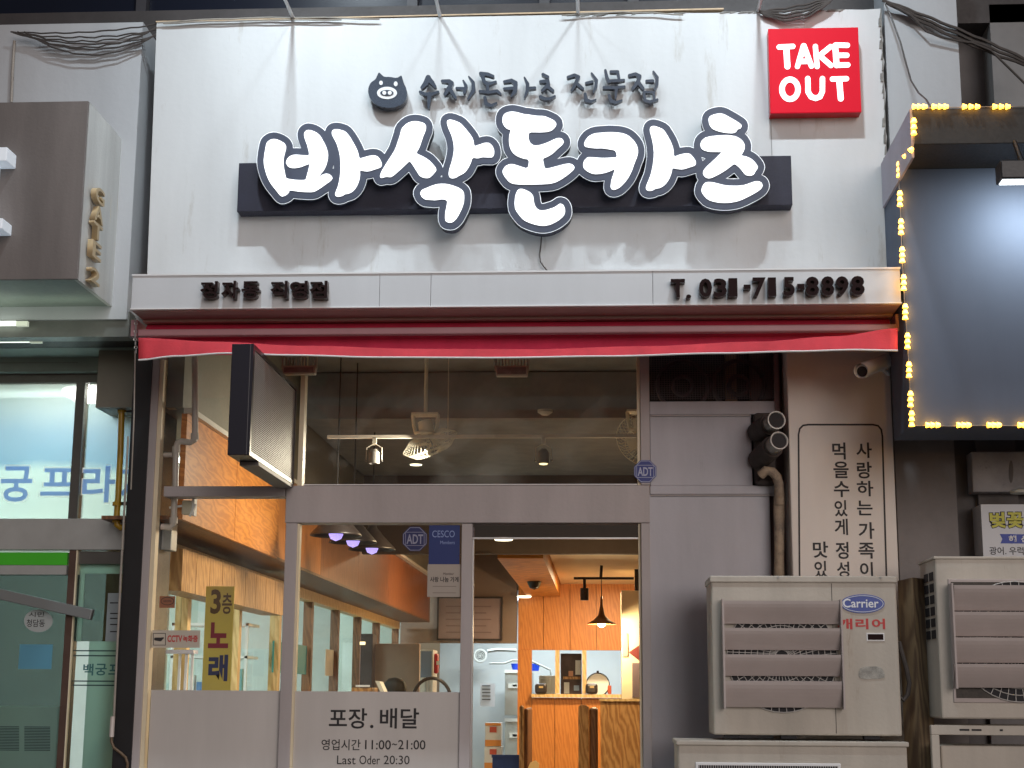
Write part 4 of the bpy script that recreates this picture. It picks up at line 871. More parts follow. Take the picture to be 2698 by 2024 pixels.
# ================================================================ LEFT NEIGHBOUR
YG, YGb = -.83, -.30
gx1 = X(218, 500, YG); gz1, gz0 = Z(120, 268, YG), Z(120, 736, YG)
gb = thing('gate_canopy_box', (gx1 - .9, YG, gz0), 'big brown box canopy with raised tan GATE 2 letters on its lit side', 'canopy box')
obj('box_front', MB().box(-4.2, gx1, YG, YG + .02, gz0, gz1), mat('box_brown', (.19, .168, .158), .55, var=.25, scale=5, bump=.2, streak=True), gb, bevel=.002)
obj('box_side', MB().box(gx1 - .02, gx1 + .001, YG + .0205, YGb, gz0, gz1), mat('box_side_lit', (.62, .63, .61), .5, var=.22, scale=6, bump=.3, streak=True, stain=((.65, .60, .48), 9, .62, .72)), gb)  # side coloured paler than the front to carry the sign lamps' light
obj('box_soffit', MB().box(-4.2, gx1 - .021, YG + .021, YGb, gz0 + .001, gz0 + .02), mat('soffit_green_grey', (.24, .28, .25), .5, var=.15, scale=3), gb)
obj('box_top', MB().box(-4.2, gx1 - .021, YG + .021, YGb, gz1 - .02, gz1 - .001), walldark, gb)
tanm = mat('letter_tan', (.50, .38, .22), .4, var=.1); tans = mat('letter_tan_side', (.30, .24, .16), .5)
yc = (YG + YGb) / 2 - .11
for s, (t_, b2) in (('G', (447, 492)), ('A', (500, 546)), ('T', (551, 597)), ('E', (605, 652)), ('2', (680, 723))):
    d = CAMY * -1 + yc; zt, zb = 1.6 + (1828 - t_) / F * d * 1.0, 1.6 + (1828 - b2) / F * d
    cu = bpy.data.curves.new('letter', 'FONT'); cu.body = s; cu.extrude = .014; cu.offset = .02; cu.size = 1
    tmp = bpy.data.objects.new('tmp', cu); COL.objects.link(tmp); bpy.context.view_layer.update()
    me = bpy.data.meshes.new_from_object(tmp.evaluated_get(bpy.context.evaluated_depsgraph_get())); bpy.data.objects.remove(tmp); bpy.data.curves.remove(cu)
    v = np.empty(len(me.vertices) * 3); me.vertices.foreach_get('co', v); v = v.reshape(-1, 3); a, c = v.min(0), v.max(0)
    wd = .13
    v = np.stack([gx1 + .022 + v[:, 2], yc - wd / 2 + (v[:, 0] - a[0]) / (c[0] - a[0]) * wd, zb + (v[:, 1] - a[1]) / (c[1] - a[1]) * (zt - zb)], 1)
    me.vertices.foreach_set('co', v.ravel()); me.update(); finish(me, 'raised_letter', tanm, gb)
ls = thing_p('lit_bracket_sign', 0, 600, YG, 'edge of a glowing white sign on the brown canopy box', 'light box')
for t_, b2, w_ in ((388, 424, 18), (575, 603, 6)):
    x0, x1, z0, z1 = ext((-40, t_, w_, b2), YG - .12); obj('sign_edge', MB().box(x0, x1, YG - .12, YG, z0, z1), emit('edge_glow', (.7, .85, 1), .30), ls, bevel=.004)
x0, x1, z0, z1 = ext((-70, 424, -30, 575), YG - .12); obj('sign_body', MB().box(x0, x1, YG - .12, YG, z0, z1), MATS['edge_glow'], ls)

# entrance of the glazed building
YE = .35
en = thing('building_entrance', (X(100, 1500, YE), YE, 0), 'glazed plaza building entrance with frosted sky print transom and green strip', 'building entrance')
xe = X(330, 1500, YE) + .25
def eb(name, r, m, y=YE, t=.06, **k): return bx(name, r, y, t, m, en, **k)
obj('soffit_beam', MB().box(-4.2, X(345, 850, -.25), -.28, -.18, Z(200, 888, -.28), Z(200, 822, -.28)), mat('soffit_steel', (.20, .21, .195), .35, metal=.4, var=.2, scale=5), en)
obj('dark_beam', MB().box(-4.2, X(352, 880, -.15), -.16, .05, Z(200, 893, -.16), Z(200, 868, -.16)), black_paint, en)
obj('ceiling_panel', MB().box(-4.2, X(352, 900, 0), .06, .9, Z(200, 893, .06) - .05, Z(200, 893, .06)), mat('soffit_green', (.30, .35, .31), .5, var=.15, scale=2), en)
obj('fascia_panel', MB().box(-4.2, xe, YE - .06, YE, Z(200, 985, YE), Z(200, 893, YE)), mat('fascia_green_grey', (.24, .28, .25), .5, var=.2, scale=2), en)
obj('fascia_joint', MB().box(-4.2, X(215, 960, YE), YE - .064, YE - .06, Z(200, 962, YE), Z(200, 961, YE)), walldark, en)
eb('frame_head', (-900, 985, 352, 1011), steel_dark)
film_sky = mat('film_sky', (.5, .6, .62), .5)
nt = film_sky.node_tree; N = nt.nodes; L = nt.links; b_ = N['Principled BSDF']
g = N.new('ShaderNodeNewGeometry'); sx = N.new('ShaderNodeSeparateXYZ'); L.new(g.outputs['Position'], sx.inputs[0])
zt0, zt1 = Z(150, 1368, YE), Z(150, 1010, YE)
mr = N.new('ShaderNodeMapRange'); mr.inputs[1].default_value = zt0; mr.inputs[2].default_value = zt1; L.new(sx.outputs[2], mr.inputs[0])
cr = N.new('ShaderNodeValToRGB'); e = cr.color_ramp.elements; e[0].position = 0; e[0].color = (.72, .86, .82, 1); e[1].position = 1; e[1].color = (.52, .60, .57, 1)
for p_, c_ in ((.36, (.68, .84, .82)), (.42, (.36, .56, .68)), (.62, (.40, .56, .66)), (.8, (.50, .62, .66))):
    q_ = e.new(p_); q_.color = (*c_, 1)
nz = N.new('ShaderNodeTexNoise'); nz.inputs['Scale'].default_value = 3; nz.inputs['Detail'].default_value = 6; L.new(g.outputs['Position'], nz.inputs[0])
ad = N.new('ShaderNodeMath'); ad.operation = 'MULTIPLY_ADD'; ad.inputs[1].default_value = .22; L.new(nz.outputs[0], ad.inputs[0]); L.new(mr.outputs[0], ad.inputs[2])
sb = N.new('ShaderNodeMath'); sb.operation = 'SUBTRACT'; sb.inputs[1].default_value = .11; L.new(ad.outputs[0], sb.inputs[0]); L.new(sb.outputs[0], cr.inputs[0])
tr_ = N.new('ShaderNodeBsdfTranslucent'); df = N.new('ShaderNodeBsdfDiffuse'); gl_ = N.new('ShaderNodeBsdfGlossy'); gl_.inputs[1].default_value = .15
L.new(cr.outputs[0], tr_.inputs[0]); L.new(cr.outputs[0], df.inputs[0]); m1 = N.new('ShaderNodeMixShader'); m1.inputs[0].default_value = .3; L.new(tr_.outputs[0], m1.inputs[1]); L.new(df.outputs[0], m1.inputs[2])
tp_ = N.new('ShaderNodeBsdfTransparent'); m4 = N.new('ShaderNodeMixShader'); m4.inputs[0].default_value = .22; L.new(m1.outputs[0], m4.inputs[1]); L.new(tp_.outputs[0], m4.inputs[2]); m2 = N.new('ShaderNodeMixShader'); m2.inputs[0].default_value = .05; L.new(m4.outputs[0], m2.inputs[1]); L.new(gl_.outputs[0], m2.inputs[2]); L.new(m2.outputs[0], N['Material Output'].inputs[0])
def translucent(name, col, k=.7):
    m = bpy.data.materials.new(name); m.use_nodes = True; nt = m.node_tree; N = nt.nodes; L = nt.links
    t = N.new('ShaderNodeBsdfTranslucent'); t.inputs[0].default_value = (*col, 1); d = N.new('ShaderNodeBsdfDiffuse'); d.inputs[0].default_value = (*col, 1)
    x = N.new('ShaderNodeMixShader'); x.inputs[0].default_value = 1 - k; L.new(t.outputs[0], x.inputs[1]); L.new(d.outputs[0], x.inputs[2]); L.new(x.outputs[0], N['Material Output'].inputs[0]); MATS[name] = m; return m
mint = translucent('frosted_mint', (.40, .53, .48))
def epane(r, m=film_sky, nm='transom_pane', y=YE + .03): return bx(nm, r, y, .006, m, en)
epane((-900, 1009, 203, 1368)); epane((226, 1009, 352, 1368))
obj('transom_mullion', MB().box(X(203, 1010, YE), X(226, 1010, YE), YE - .01, YE + .05, zt0, zt1), steel_dark, en)
# plaza name on the transom film
bwt = translucent('film_white', (1, 1, 1), .9); bwb = translucent('film_slate_blue', (.55, .66, .90), .9)
for s, r in (('궁', (2, 1229, 84, 1322)), ('프', (108, 1234, 198, 1306)), ('라', (217, 1228, 303, 1324)), ('자', (318, 1228, 396, 1324))):
    text('transom_lettering', s, (r[0] - 5, r[1] - 5, r[2] + 5, r[3] + 5), YE + .028, .0008, bwt, en, bold=.03); text('transom_lettering', s, r, YE + .0265, .0008, bwb, en, bold=.02)
zb2 = Z(150, 1450, YE)
obj('steel_beam', MB().box(-4.2, xe, YE - .03, YE + .08, zb2, zt0), steel, en, bevel=.003)
eb('green_strip', (-900, 1455, 177, 1488), mat('strip_green', (.06, .50, .02), .4), YE - .02)
eb('door_operator', (-900, 1489, 175, 1513), steel, YE - .03, .08)
eb('door_frame', (141, 1514, 160, 3000), black_paint, YE, .05)
dp = bx('door_pane', (-900, 1514, 141, 3000), YE + .02, .006, glass('entrance_glass', (.40, .46, .45), 1.6), en)
obj('brown_post', MB().box(X(174, 1600, YE - .02), X(192, 1600, YE - .02), YE - .02, YE + .06, .0, zb2), mat('post_brown', (.11, .065, .05), .4, metal=.3, var=.2), en)
obj('post_edge', MB().box(X(192.5, 1600, YE - .02), X(196, 1600, YE - .02), YE - .02, YE + .04, .0, zb2), cream, en)
# side light with frosted mint film around a clear window
for r in ((197, 1486, 352, 1512), (197, 1512, 219, 1690), (197, 1690, 352, 3000)): bx('frosted_sidelight', r, YE + .03, .006, mint, en)
eb('sidelight_frame', (197, 1453, 352, 1486), steel_dark)
bx('sidelight_pane', (219, 1512, 352, 1690), YE + .032, .004, MATS['entrance_glass'], en)
tk_ = mat('film_line', (.03, .06, .07), .6)
for y in (1715, 1728, 1795, 1806): eb('film_line', (188, y - 1.7, 352, y + 1.7), tk_, YE + .026, .001)
text('sidelight_lettering', '백', (219, 1749, 246, 1780), YE + .026, .001, mat('ink_teal', (.05, .15, .16), .6), en, bold=.02); text('sidelight_lettering', '궁', (251, 1749, 281, 1780), YE + .026, .001, MATS['ink_teal'], en, bold=.02); text('sidelight_lettering', '프', (286, 1751, 320, 1778), YE + .026, .001, MATS['ink_teal'], en, bold=.02)
o = bx('wall_notice', (281, 1563, 345, 1690), YE + .024, .001, mat('notice_grey', (.35, .40, .42), .6), label='grey printed notice on the clear sidelight of the plaza entrance', cat='notice')
for i, y in enumerate((1588, 1616, 1629, 1645, 1664)): obj('notice_line', MB().box(X(290, y, YE + .0235), X(312, y, YE + .0235), YE + .0232, YE + .024, Z(300, y + 1.5, YE), Z(300, y - 1.5, YE)), ink, o)
o = shape('round_door_sticker', [('poly', ell(101, 1636, 38, 30, 30))], YE + .012, .001, mat('sticker_grey', (.42, .46, .46), .5), label='round grey sticker with handwritten shop words on the plaza door glass', cat='sticker', res=1)
text('sticker_lettering', '시민', (76, 1613, 116, 1626), YE + .0112, .0006, ink, o, bold=.01); text('sticker_lettering', '청담동', (70, 1632, 118, 1652), YE + .0112, .0006, ink, o, bold=.01)
eb('glass_sticker', (50, 1698, 137, 1763), mat('film_blue', (.10, .30, .42), .5), YE + .012, .001)
obj('door_closer_arm', MB().box(-.4, .4, -.02, .02, -.028, .028, Matrix.Translation(P(55, 1578, YE - .05)) @ Matrix.Rotation(math.radians(12), 4, 'Y')), mat('closer_grey', (.22, .23, .23), .4, metal=.3), en, bevel=.004)
b = MB()
for i in range(16):
    y = 1915 + i * 4.1; b.box(X(-50, y, YE), X(48, y, YE), YE + .012, YE + .013, Z(0, y + .9, YE), Z(0, y - .9, YE)); b.box(X(62, y, YE), X(130, y, YE), YE + .012, YE + .013, Z(0, y + .9, YE), Z(0, y - .9, YE))
obj('film_stripes', b, tk_, en, kind='stuff')
bx('frosted_door_band', (-900, 1858, 139, 3000), YE + .0145, .003, mint, en)

# lobby behind the entrance
LW = mat('lobby_wall', (.50, .58, .54), .5, var=.08, scale=2); lx0, lx1, ly0, ly1 = -5.6, -2.72, YE + .1, 13
struct('lobby_floor', MB().box(lx0, lx1, ly0, ly1, .05, .12), mat('lobby_tile', (.35, .33, .30), .25, var=.1))
struct('lobby_ceiling', MB().box(lx0, -2.3, YE + .1, ly1, 3.62, 3.7), LW)
struct('lobby_wall', MB().box(lx0 - .1, lx0, ly0, ly1, .12, 3.6).box(lx0, lx1, ly1, ly1 + .1, .12, 3.6), LW)
struct('lobby_wall_lower_band', MB().box(lx0, lx0 + .02, ly0, ly1, .12, 1.7), mat('lobby_band_teal', (.42, .55, .53), .5, var=.2))
for i, yy in enumerate((2.2, 5.2, 8.4, 11)):
    t = thing('lobby_ceiling_light', (-4.1, yy, 3.58), 'long cool white tube light on the lobby ceiling, ' + ('nearest the entrance doors', 'second from the doors', 'third from the doors', 'farthest inside')[i], 'ceiling light', 'tube lights on the lobby ceiling')
    obj('light_case', MB().box(-4.75, -3.45, yy - .07, yy + .07, 3.57, 3.618), white_trim, t); obj('tube', MB().tube([(-4.7, yy, 3.545), (-3.5, yy, 3.545)], .02), emit('tube_cool', (.82, 1, .93), 8), t)
    l = bpy.data.lights.new('lobby_area_light', 'AREA'); l.shape = 'RECTANGLE'; l.size = 1.2; l.size_y = .2; l.energy = 85; l.color = (.86, 1, .98)
    o = bpy.data.objects.new('lobby_area_light', l); COL.objects.link(o); o.location = (-4.1, yy, 3.52)
for i, yy in enumerate((2.0, 3.6, 5.2, 6.8, 8.4)):
    t = thing('lobby_door', (lx0 + .03, yy, .12), 'white framed glass door along the lobby far wall, ' + ('nearest the street', 'second', 'third', 'fourth', 'farthest')[i] + ' of five', 'door', 'white framed doors along the lobby')
    obj('door_frame', MB().box(lx0 + .021, lx0 + .06, yy - .5, yy - .43, .12, 2.3).box(lx0 + .021, lx0 + .06, yy + .43, yy + .5, .12, 2.3).box(lx0 + .021, lx0 + .06, yy - .43, yy + .43, 2.22, 2.3), white_trim, t)
    obj('door_leaf', MB().box(lx0 + .021, lx0 + .035, yy - .43, yy + .43, .12, 2.22), mat('leaf_pale_teal', (.30, .44, .45), .3) if i % 2 else mat('leaf_white', (.62, .66, .66), .4), t)
struct('lobby_partition', MB().box(-5.6, -3.6, 4.9, 5.0, .12, 3.6).box(-4.2, -2.75, 8.2, 8.3, .12, 3.6), mat('partition_white', (.70, .76, .75), .5, var=.06))
t = thing('lobby_shelf_rack', (-3.05, 4.4, .12), 'white rack with blue and white goods in the lobby behind the side windows', 'rack')
for i, z in enumerate((1.25, 1.55, 1.85, 2.1)): obj('rack_shelf', MB().box(-3.35, -2.75, 4.2, 4.6, z, z + .02), white_trim, t)
for x in (-3.35, -2.77): obj('rack_post', MB().box(x, x + .02, 4.2, 4.22, .12, 2.12), white_trim, t)
for i in range(14):
    x = -3.3 + (i % 7) * .075; z = (1.27, 1.57)[i // 7]; obj('goods', MB().box(x, x + .055, 4.25, 4.32, z, z + .10 + .05 * ((i * 5) % 3)), (mat('goods_blue', (.10, .22, .45), .4), mat('goods_white', (.7, .72, .7), .4), mat('goods_teal', (.15, .40, .42), .4))[(i * 2) % 3], t)
# disc lamp right behind the transom
t = thing_p('disc_ceiling_lamp', 245, 1045, .8, 'bright round disc lamp glowing behind the frosted transom', 'ceiling light')
c = P(240, 1040, .75); obj('lamp_dome', MB().lathe([(0, -.04), (.10, -.035), (.16, 0), (.16, .02), (0, .02)], c), emit('disc_glow', (1, .97, .9), 40), t, smooth=True)
obj('lamp_rose', MB().tube([(c[0], c[1], c[2] + .02), (c[0], c[1], 3.62)], .03), white_trim, t)
# tube lights under the canopy
for i, (r, y) in enumerate((((-300, 843, 72, 861), -.32), ((-300, 889, 108, 905), -.16))):
    t = thing_p('canopy_tube_light', 30, r[3], y, ('upper', 'lower')[i] + ' short tube light glowing under the brown canopy', 'tube light', 'tube lights under the canopy')
    bx('tube', (r[0], r[1] + 4, r[2] - 30, r[3] - 3), y - .02, .02, emit('tube_glow', (.92, 1, .86), 1.6), t); bx('tube_end', (r[2] - 30, r[1] + 3, r[2], r[3] - 2), y - .022, .024, mat('tube_end_cream', (.6, .62, .5), .4, em=(.9, 1, .8), es=.35), t)
l = bpy.data.lights.new('canopy_lamp', 'AREA'); l.shape = 'RECTANGLE'; l.size = 1.0; l.size_y = .06; l.energy = .5; l.color = (.88, 1, .86)
o = bpy.data.objects.new('canopy_lamp', l); COL.objects.link(o); o.location = (-3.0, -.45, Z(60, 850, -.3) - .05); o.rotation_euler = (math.radians(160), 0, 0)

# ================================================================ SHOP INTERIOR
YBK = 12.2; FZ = .30
struct('shop_floor', MB().box(-2.6, 1.9, .12, 15.5, FZ - .1, FZ), mat('shop_floor_tile', (.18, .15, .12), .35, var=.15))
struct('shop_ceiling', MB().box(-2.68, 1.9, .12, 15.5, 3.9, 4.0), ceil_black)
XR = .60
struct('shop_right_wall', MB().box(XR + .04, XR + .1, .12, 15.5, FZ, 3.9), mat('shop_right_wall', (.22, .15, .10), .7, var=.1))
# dark dropped bulkheads over the back of the room
struct('ceiling_bulkhead', MB().box(-2.19, XR + .03, 6.2, 6.3, Z(1450, 1462, 6.3), 3.89), mat('bulkhead_brown', (.10, .065, .045), .7, var=.2, scale=2))
struct('ceiling_step', MB().box(-2.19, XR + .03, 3.2, 6.19, 3.55, 3.89), mat('ceiling_step_dark', (.28, .30, .33), .8, var=.2))
XF = -2.19; zf0, zf1 = 2.48, 3.04
# plywood frieze above the side windows, in separate boards
fz = thing('plywood_frieze', (XF, 5, zf0), 'orange plywood frieze running along the left wall above the side windows', 'wall panelling')
ys = [.14, 1.3, 2.55, 4.3, 6.2, 8.2, 10.2, 12.1]; woodr = wood('wood_red_brown', (.34, .115, .035), (.22, .07, .02), (7, 7, 1))
for i in range(len(ys) - 1): obj('plywood_board', MB().box(XF - .03, XF - .025 * (i > 1), ys[i] + .003, ys[i + 1] - .003, zf0, zf1), ply if i < 2 else woodp if i < 3 else woodr, fz)
obj('frieze_soffit', MB().box(-2.62, XF - .021, .14, 12.1, zf0 - .001, zf0 + .018), woodd, fz)
obj('frieze_capping', MB().box(XF - .02, XF + .03, .14, 12.1, zf1 + .001, zf1 + .03), mat('capping_white', (.72, .70, .64), .5), fz)
struct('left_upper_wall', MB().box(-2.68, XF - .021, .12, 12.2, 3.07, 3.9), mat('board_grey_olive', (.22, .21, .17), .6, var=.1, scale=3))
obj('corner_post', MB().box(X(444, 1000, .16), X(466, 1000, .16), .15, .2, zf1 + .03, 3.88), woodl, fz)
# lower wooden box hanging below the frieze
# side windows along the left wall
sw = thing('side_windows', (-2.62, 6, FZ), 'row of wood framed side windows on the left wall looking into the lobby', 'window')
yy = [.5, 1.9, 3.3, 4.7, 6.1, 7.5, 8.9, 10.3, 12.0]
for i, y in enumerate(yy): obj('window_post', MB().box(-2.68, -2.60, y - .04, y + .04, FZ, zf0 - .002), woodl if i < 4 else woodd, sw)
for i in range(len(yy) - 1): obj('window_pane', MB().box(-2.646, -2.640, yy[i] + .04, yy[i + 1] - .04, FZ + .5, zf0 - .09), glass('side_window_glass', (.97, 1, 1), 1.1), sw)
obj('window_head', MB().box(-2.68, -2.585, .5, 12, zf0 - .09, zf0 - .002), woodl, sw); obj('window_sill', MB().box(-2.68, -2.56, .5, 12, FZ, FZ + .5), woodt, sw)
for i, (y, c_) in enumerate(((4.6, (.02, .35, .42)), (5.5, (.02, .35, .42)), (7.0, (.55, .5, .4)))):
    o = obj('window_sticker', MB().box(-2.638, -2.636, y, y + .55, 1.75, 2.0), mat('sticker_teal' if i < 2 else 'sticker_sand', c_, .5))
    props(o, ('teal sticker on a side window, nearer the street', 'teal sticker on a side window, farther from the street', 'pale sticker on the farthest side window')[i], 'sticker')
# slatted blind box
sbn = thing('blind_box', (-2.5, 1.6, 2.1), 'slatted wooden blind roll box along the head of the side window', 'blind')
for i in range(9): obj('blind_slat', MB().box(-2.56, -2.40, .95 + i * .32, .95 + i * .32 + .312, 2.16, 2.40), woodt, sbn)
# yellow banner in the lobby
yb_ = 1.25
bn = bx('yellow_banner', (537, 1545, 612, 1830), yb_, .004, mat('banner_yellow', (.58, .46, .10), .6), label='yellow vertical karaoke banner with dark 3F lettering behind the left window', cat='banner')
text('banner_lettering', '3', (555, 1553, 582, 1618), yb_ - .002, .001, mat('banner_ink_brown', (.10, .05, .02), .6), bn, bold=.03); text('banner_lettering', '층', (585, 1563, 611, 1618), yb_ - .002, .001, MATS['banner_ink_brown'], bn, bold=.02)
text('banner_lettering', '노', (549, 1640, 602, 1708), yb_ - .002, .001, mat('banner_ink_red', (.22, .01, .04), .6), bn, bold=.04)
text('banner_lettering', '래', (549, 1725, 600, 1795), yb_ - .002, .001, mat('banner_ink_navy', (.02, .03, .12), .6), bn, bold=.04)
# white shelves and bottles by the left window
sh = thing_p('white_side_shelf', 450, 1822, .5, 'white counter shelf with cups just inside the left window', 'shelf')
x0, x1, z0, z1 = ext((398, 1812, 560, 1830), .45); obj('shelf_top', MB().box(x0, x1, .45, .9, z0 - .02, z0 + .012), mat('shelf_lilac', (.72, .70, .78), .3), sh)
x0, x1, z0, z1 = ext((404, 1712, 510, 1722), .8); obj('shelf_board', MB().box(x0, x1, .8, .9, z0, z1), MATS['shelf_lilac'], sh)
for px in (473, 490, 506): x = X(px, 1760, .85); obj('shelf_post', MB().box(x - .006, x + .006, .84, .86, Z(px, 1822, .85), Z(px, 1715, .85)), white_trim, sh)
for i, (px, c_) in enumerate(((586, 0), (628, 1))):
    pass
# PVC pipe behind the left windows
pv = thing_p('drain_pipe', 470, 1300, .25, 'grey plastic drain pipe with elbows behind the left windows', 'pipe')
yq = .085
obj('pipe', MB().tube([P(a, b2, yq) for a, b2 in ((513, 900), (514, 1000), (514, 1140), (512, 1160), (502, 1166), (478, 1163), (468, 1168), (464, 1180), (463, 1220), (462, 1280), (459, 1330), (458, 1365), (456, 1382), (448, 1390), (425, 1388))], .0165, 12), pvc, pv, smooth=True)
for a, b2 in ((513, 1150), (464, 1185), (457, 1372)): obj('pipe_socket', MB().tube([P(a, b2 - 8, yq), P(a, b2 + 8, yq)], .021, 12), pvc, pv)
obj('pipe_clamp', MB().tube([P(432, 1199, yq), P(455, 1199, yq)], .013), pvc, pv)
dv = thing_p('wall_valve_box', 495, 1355, .3, 'small white valve box with lever beside the drain pipe', 'valve box')
bx('valve_body', (478, 1318, 505, 1356), .10, .04, mat('valve_cream', (.6, .55, .42), .5), dv, bevel=.008); bx('valve_cap', (505, 1312, 512, 1358), .095, .05, white_trim, dv)
obj('valve_lever', MB().box(-.004, .004, -.01, .01, -.035, .035, Matrix.Translation(P(508, 1345, .085)) @ Matrix.Rotation(math.radians(25), 4, 'Y')), white_trim, dv); obj('valve_strap', MB().tube([P(446, 1338, .08), P(480, 1333, .1)], .006), white_trim, dv)

# track with spotlights behind the upper window
yt = 1.6
tr_ = thing_p('track_rail', 1270, 1150, yt, 'thin grey ceiling track rail behind the upper window', 'track rail')
trk = mat('track_grey', (.75, .70, .62), .5)
zt_ = Z(1270, 1150, yt); obj('rail', MB().box(X(863, 1150, yt), X(1760, 1150, yt), yt - .012, yt + .012, zt_ - .011, zt_ + .009), trk, tr_)
obj('rail_hanger', MB().tube([(X(1180, 1150, yt), yt, zt_), (X(1180, 1060, yt), yt, 3.9)], .003), trk, tr_)
def spot(px, lab, lit):
    t = thing_p('track_spotlight', px, 1235, yt, lab, 'spotlight', 'spotlights on the ceiling track')
    x = X(px, 1190, yt); z = lambda py: Z(px, py, yt)
    obj('adaptor', MB().box(x - .012, x + .012, yt - .012, yt + .012, z(1170), z(1153)), mat('spot_cream', (.6, .56, .48), .4), t)
    obj('yoke', MB().tube([(x - .048, yt, z(1214)), (x - .048, yt, z(1180)), (x - .012, yt, z(1172)), (x + .012, yt, z(1172)), (x + .048, yt, z(1180)), (x + .048, yt, z(1214))], .003, 6), MATS['spot_cream'], t)
    obj('spot_can', MB().lathe([(0, z(1184)), (.018, z(1184)), (.034, z(1192)), (.036, z(1222)), (.030, z(1222)), (.028, z(1212)), (0, z(1212))], (x, yt, 0)), mat('spot_can_grey', (.22, .21, .20), .4), t, smooth=True)
    if lit: obj('spot_bulb', MB().lathe([(0, z(1226)), (.024, z(1224)), (.026, z(1221)), (0, z(1221))], (x, yt, 0)), emit('spot_warm', (1, .78, .38), 2.2), t)
    for s in (-1, 1): obj('yoke_knob', MB().tube([(x + s * .05, yt - .006, z(1214)), (x + s * .05, yt + .006, z(1214))], .007), MATS['spot_can_grey'], t)
spot(986, 'unlit grey track spotlight on the left part of the rail', False); spot(1432, 'lit track spotlight with warm rim in the middle of the rail', True)
# oscillating fans
def fan(px, py, y, lab, tilt, turn):
    t = thing_p('ceiling_fan', px, py, y, lab, 'fan', 'caged fans behind the upper window')
    fm = mat('fan_cream', (.85, .82, .70), .45); c = Vector(P(px, py, y))
    cx_ = P(px - 12, py - 55, y)
    b = MB(); b.box(cx_[0] - .085, cx_[0] + .085, y - .06, y + .06, cx_[2] + .042, cx_[2] + .056)
    for s in (-1, 1): b.tube([(cx_[0] + s * .08, y, cx_[2] + .05), (cx_[0] + s * .075, y, cx_[2] - .02), (cx_[0] + s * .062, y, cx_[2] - .075)], [.014, .012, .010], 8)
    obj('mount_bracket', b, fm, t, bevel=.003); obj('mount_ring', MB().ring((cx_[0], y, cx_[2] - .072), .062, .010, axis='z'), fm, t, smooth=True)
    k0 = Matrix.Translation((cx_[0], y, cx_[2] - .02)) @ Matrix.Rotation(math.radians(-18), 4, 'Y')
    obj('motor', MB().lathe([(0, -.055), (.04, -.055), (.05, -.02), (.042, .03), (0, .035)], (0, 0, 0), k0), fm, t, smooth=True)
    obj('ceiling_stem', MB().tube([(cx_[0], y, cx_[2] + .05), (cx_[0], y, 3.9)], .012), fm, t)
    k = Matrix.Translation(c) @ Matrix.Rotation(math.radians(turn), 4, 'Y') @ Matrix.Rotation(math.radians(tilt), 4, 'X')
    R0 = .185; b = MB(); q = len(b.v)
    def pt(r, a, z): return tuple(k @ Vector((r * math.cos(a), r * math.sin(a), z)))
    for i in range(40):
        a = 2 * math.pi * i / 40
        b.tube([pt(.03, a, -.06), pt(R0 * .7, a + .06, -.052), pt(R0, a + .1, 0), pt(R0 * .7, a + .06, .045), pt(.03, a, .05)], .0017, 4, caps=False)
    for r_, z_ in ((R0, 0), (.115, -.05), (.06, -.06), (.115, .045)): b.tube([pt(r_, 2 * math.pi * i / 32, z_) for i in range(33)], .003 if r_ == R0 else .002, 5)
    obj('fan_cage', b, fm, t, kind='stuff')
    b = MB()
    for i in range(3):
        a = 2 * math.pi * i / 3; n = len(b.v); b.v += [pt(.02, a - .5, -.015), pt(.12, a - .1, -.02), pt(.13, a + .6, .01), pt(.02, a + .9, .015)]; b.f.append((n, n + 1, n + 2, n + 3))
    o = obj('fan_blades', b, fm, t); o.modifiers.new('s', 'SOLIDIFY').thickness = .002
fan(1133, 1168, 1.9, 'cream caged fan with mount behind the upper window centre', 24, -22); fan(1698, 1160, 2.0, 'cream caged fan half hidden by the right window edge', -50, 25)
o = obj('smoke_detector', MB().lathe([(0, 0), (.024, 0), (.038, .012), (.05, .018), (.05, .034), (0, .034)], P(1436, 1094, 2.3)), mat('detector_white', (.6, .62, .62), .5), smooth=True); props(o, 'round white smoke detector behind the upper window', 'smoke detector')
# pendant lamps
def pendant(px, py, y, r, lab, glow, group, shade, zc=3.9, bell=False):
    c = Vector(P(px, py, y)); t = thing('pendant_lamp', c, lab, 'pendant lamp', group)
    prof = [(r, 0), (r * .96, .008), (r * .55, .045), (r * .22, .10), (r * .10, .2), (r * .06, .30)] if bell else [(r, 0), (r * .97, .012), (r * .5, .10), (r * .18, .17), (r * .14, .22)]
    o = obj('lamp_shade', MB().lathe(prof, c, None, 28), shade, t, smooth=True); o.modifiers.new('s', 'SOLIDIFY').thickness = .003
    obj('bulb', MB().lathe([(0, -.035), (.035, -.02), (.048, .01), (.03, .045), (0, .05)], c), glow, t, smooth=True)
    top = prof[-1][1]; obj('cord', MB().tube([c + Vector((0, 0, top - .01)), c + Vector((0, 0, (zc - c.z)))], .005, 6), ink, t)
    return c
sh_d = mat('shade_black', (.03, .022, .02), .35)
pu = emit('bulb_violet', (.42, .33, 1), 1.25)
gpn = 'black pendant lamps along the plywood frieze'
pendant(885, 1412, 2.2, .17, 'black cone pendant lamp nearest the street, violet bulb', pu, gpn, sh_d); pendant(930, 1430, 2.9, .17, 'second black cone pendant lamp, violet bulb', pu, gpn, sh_d); pendant(980, 1449, 3.8, .18, 'third black cone pendant lamp, violet bulb', pu, gpn, sh_d)
pb = pendant(1585, 1645, 9.5, .165, 'dark bell pendant lamp with a bright warm bulb above the booths', emit('bulb_warm', (1, .74, .30), 30), None, mat('shade_bronze', (.16, .07, .03), .3), 2.98, True)
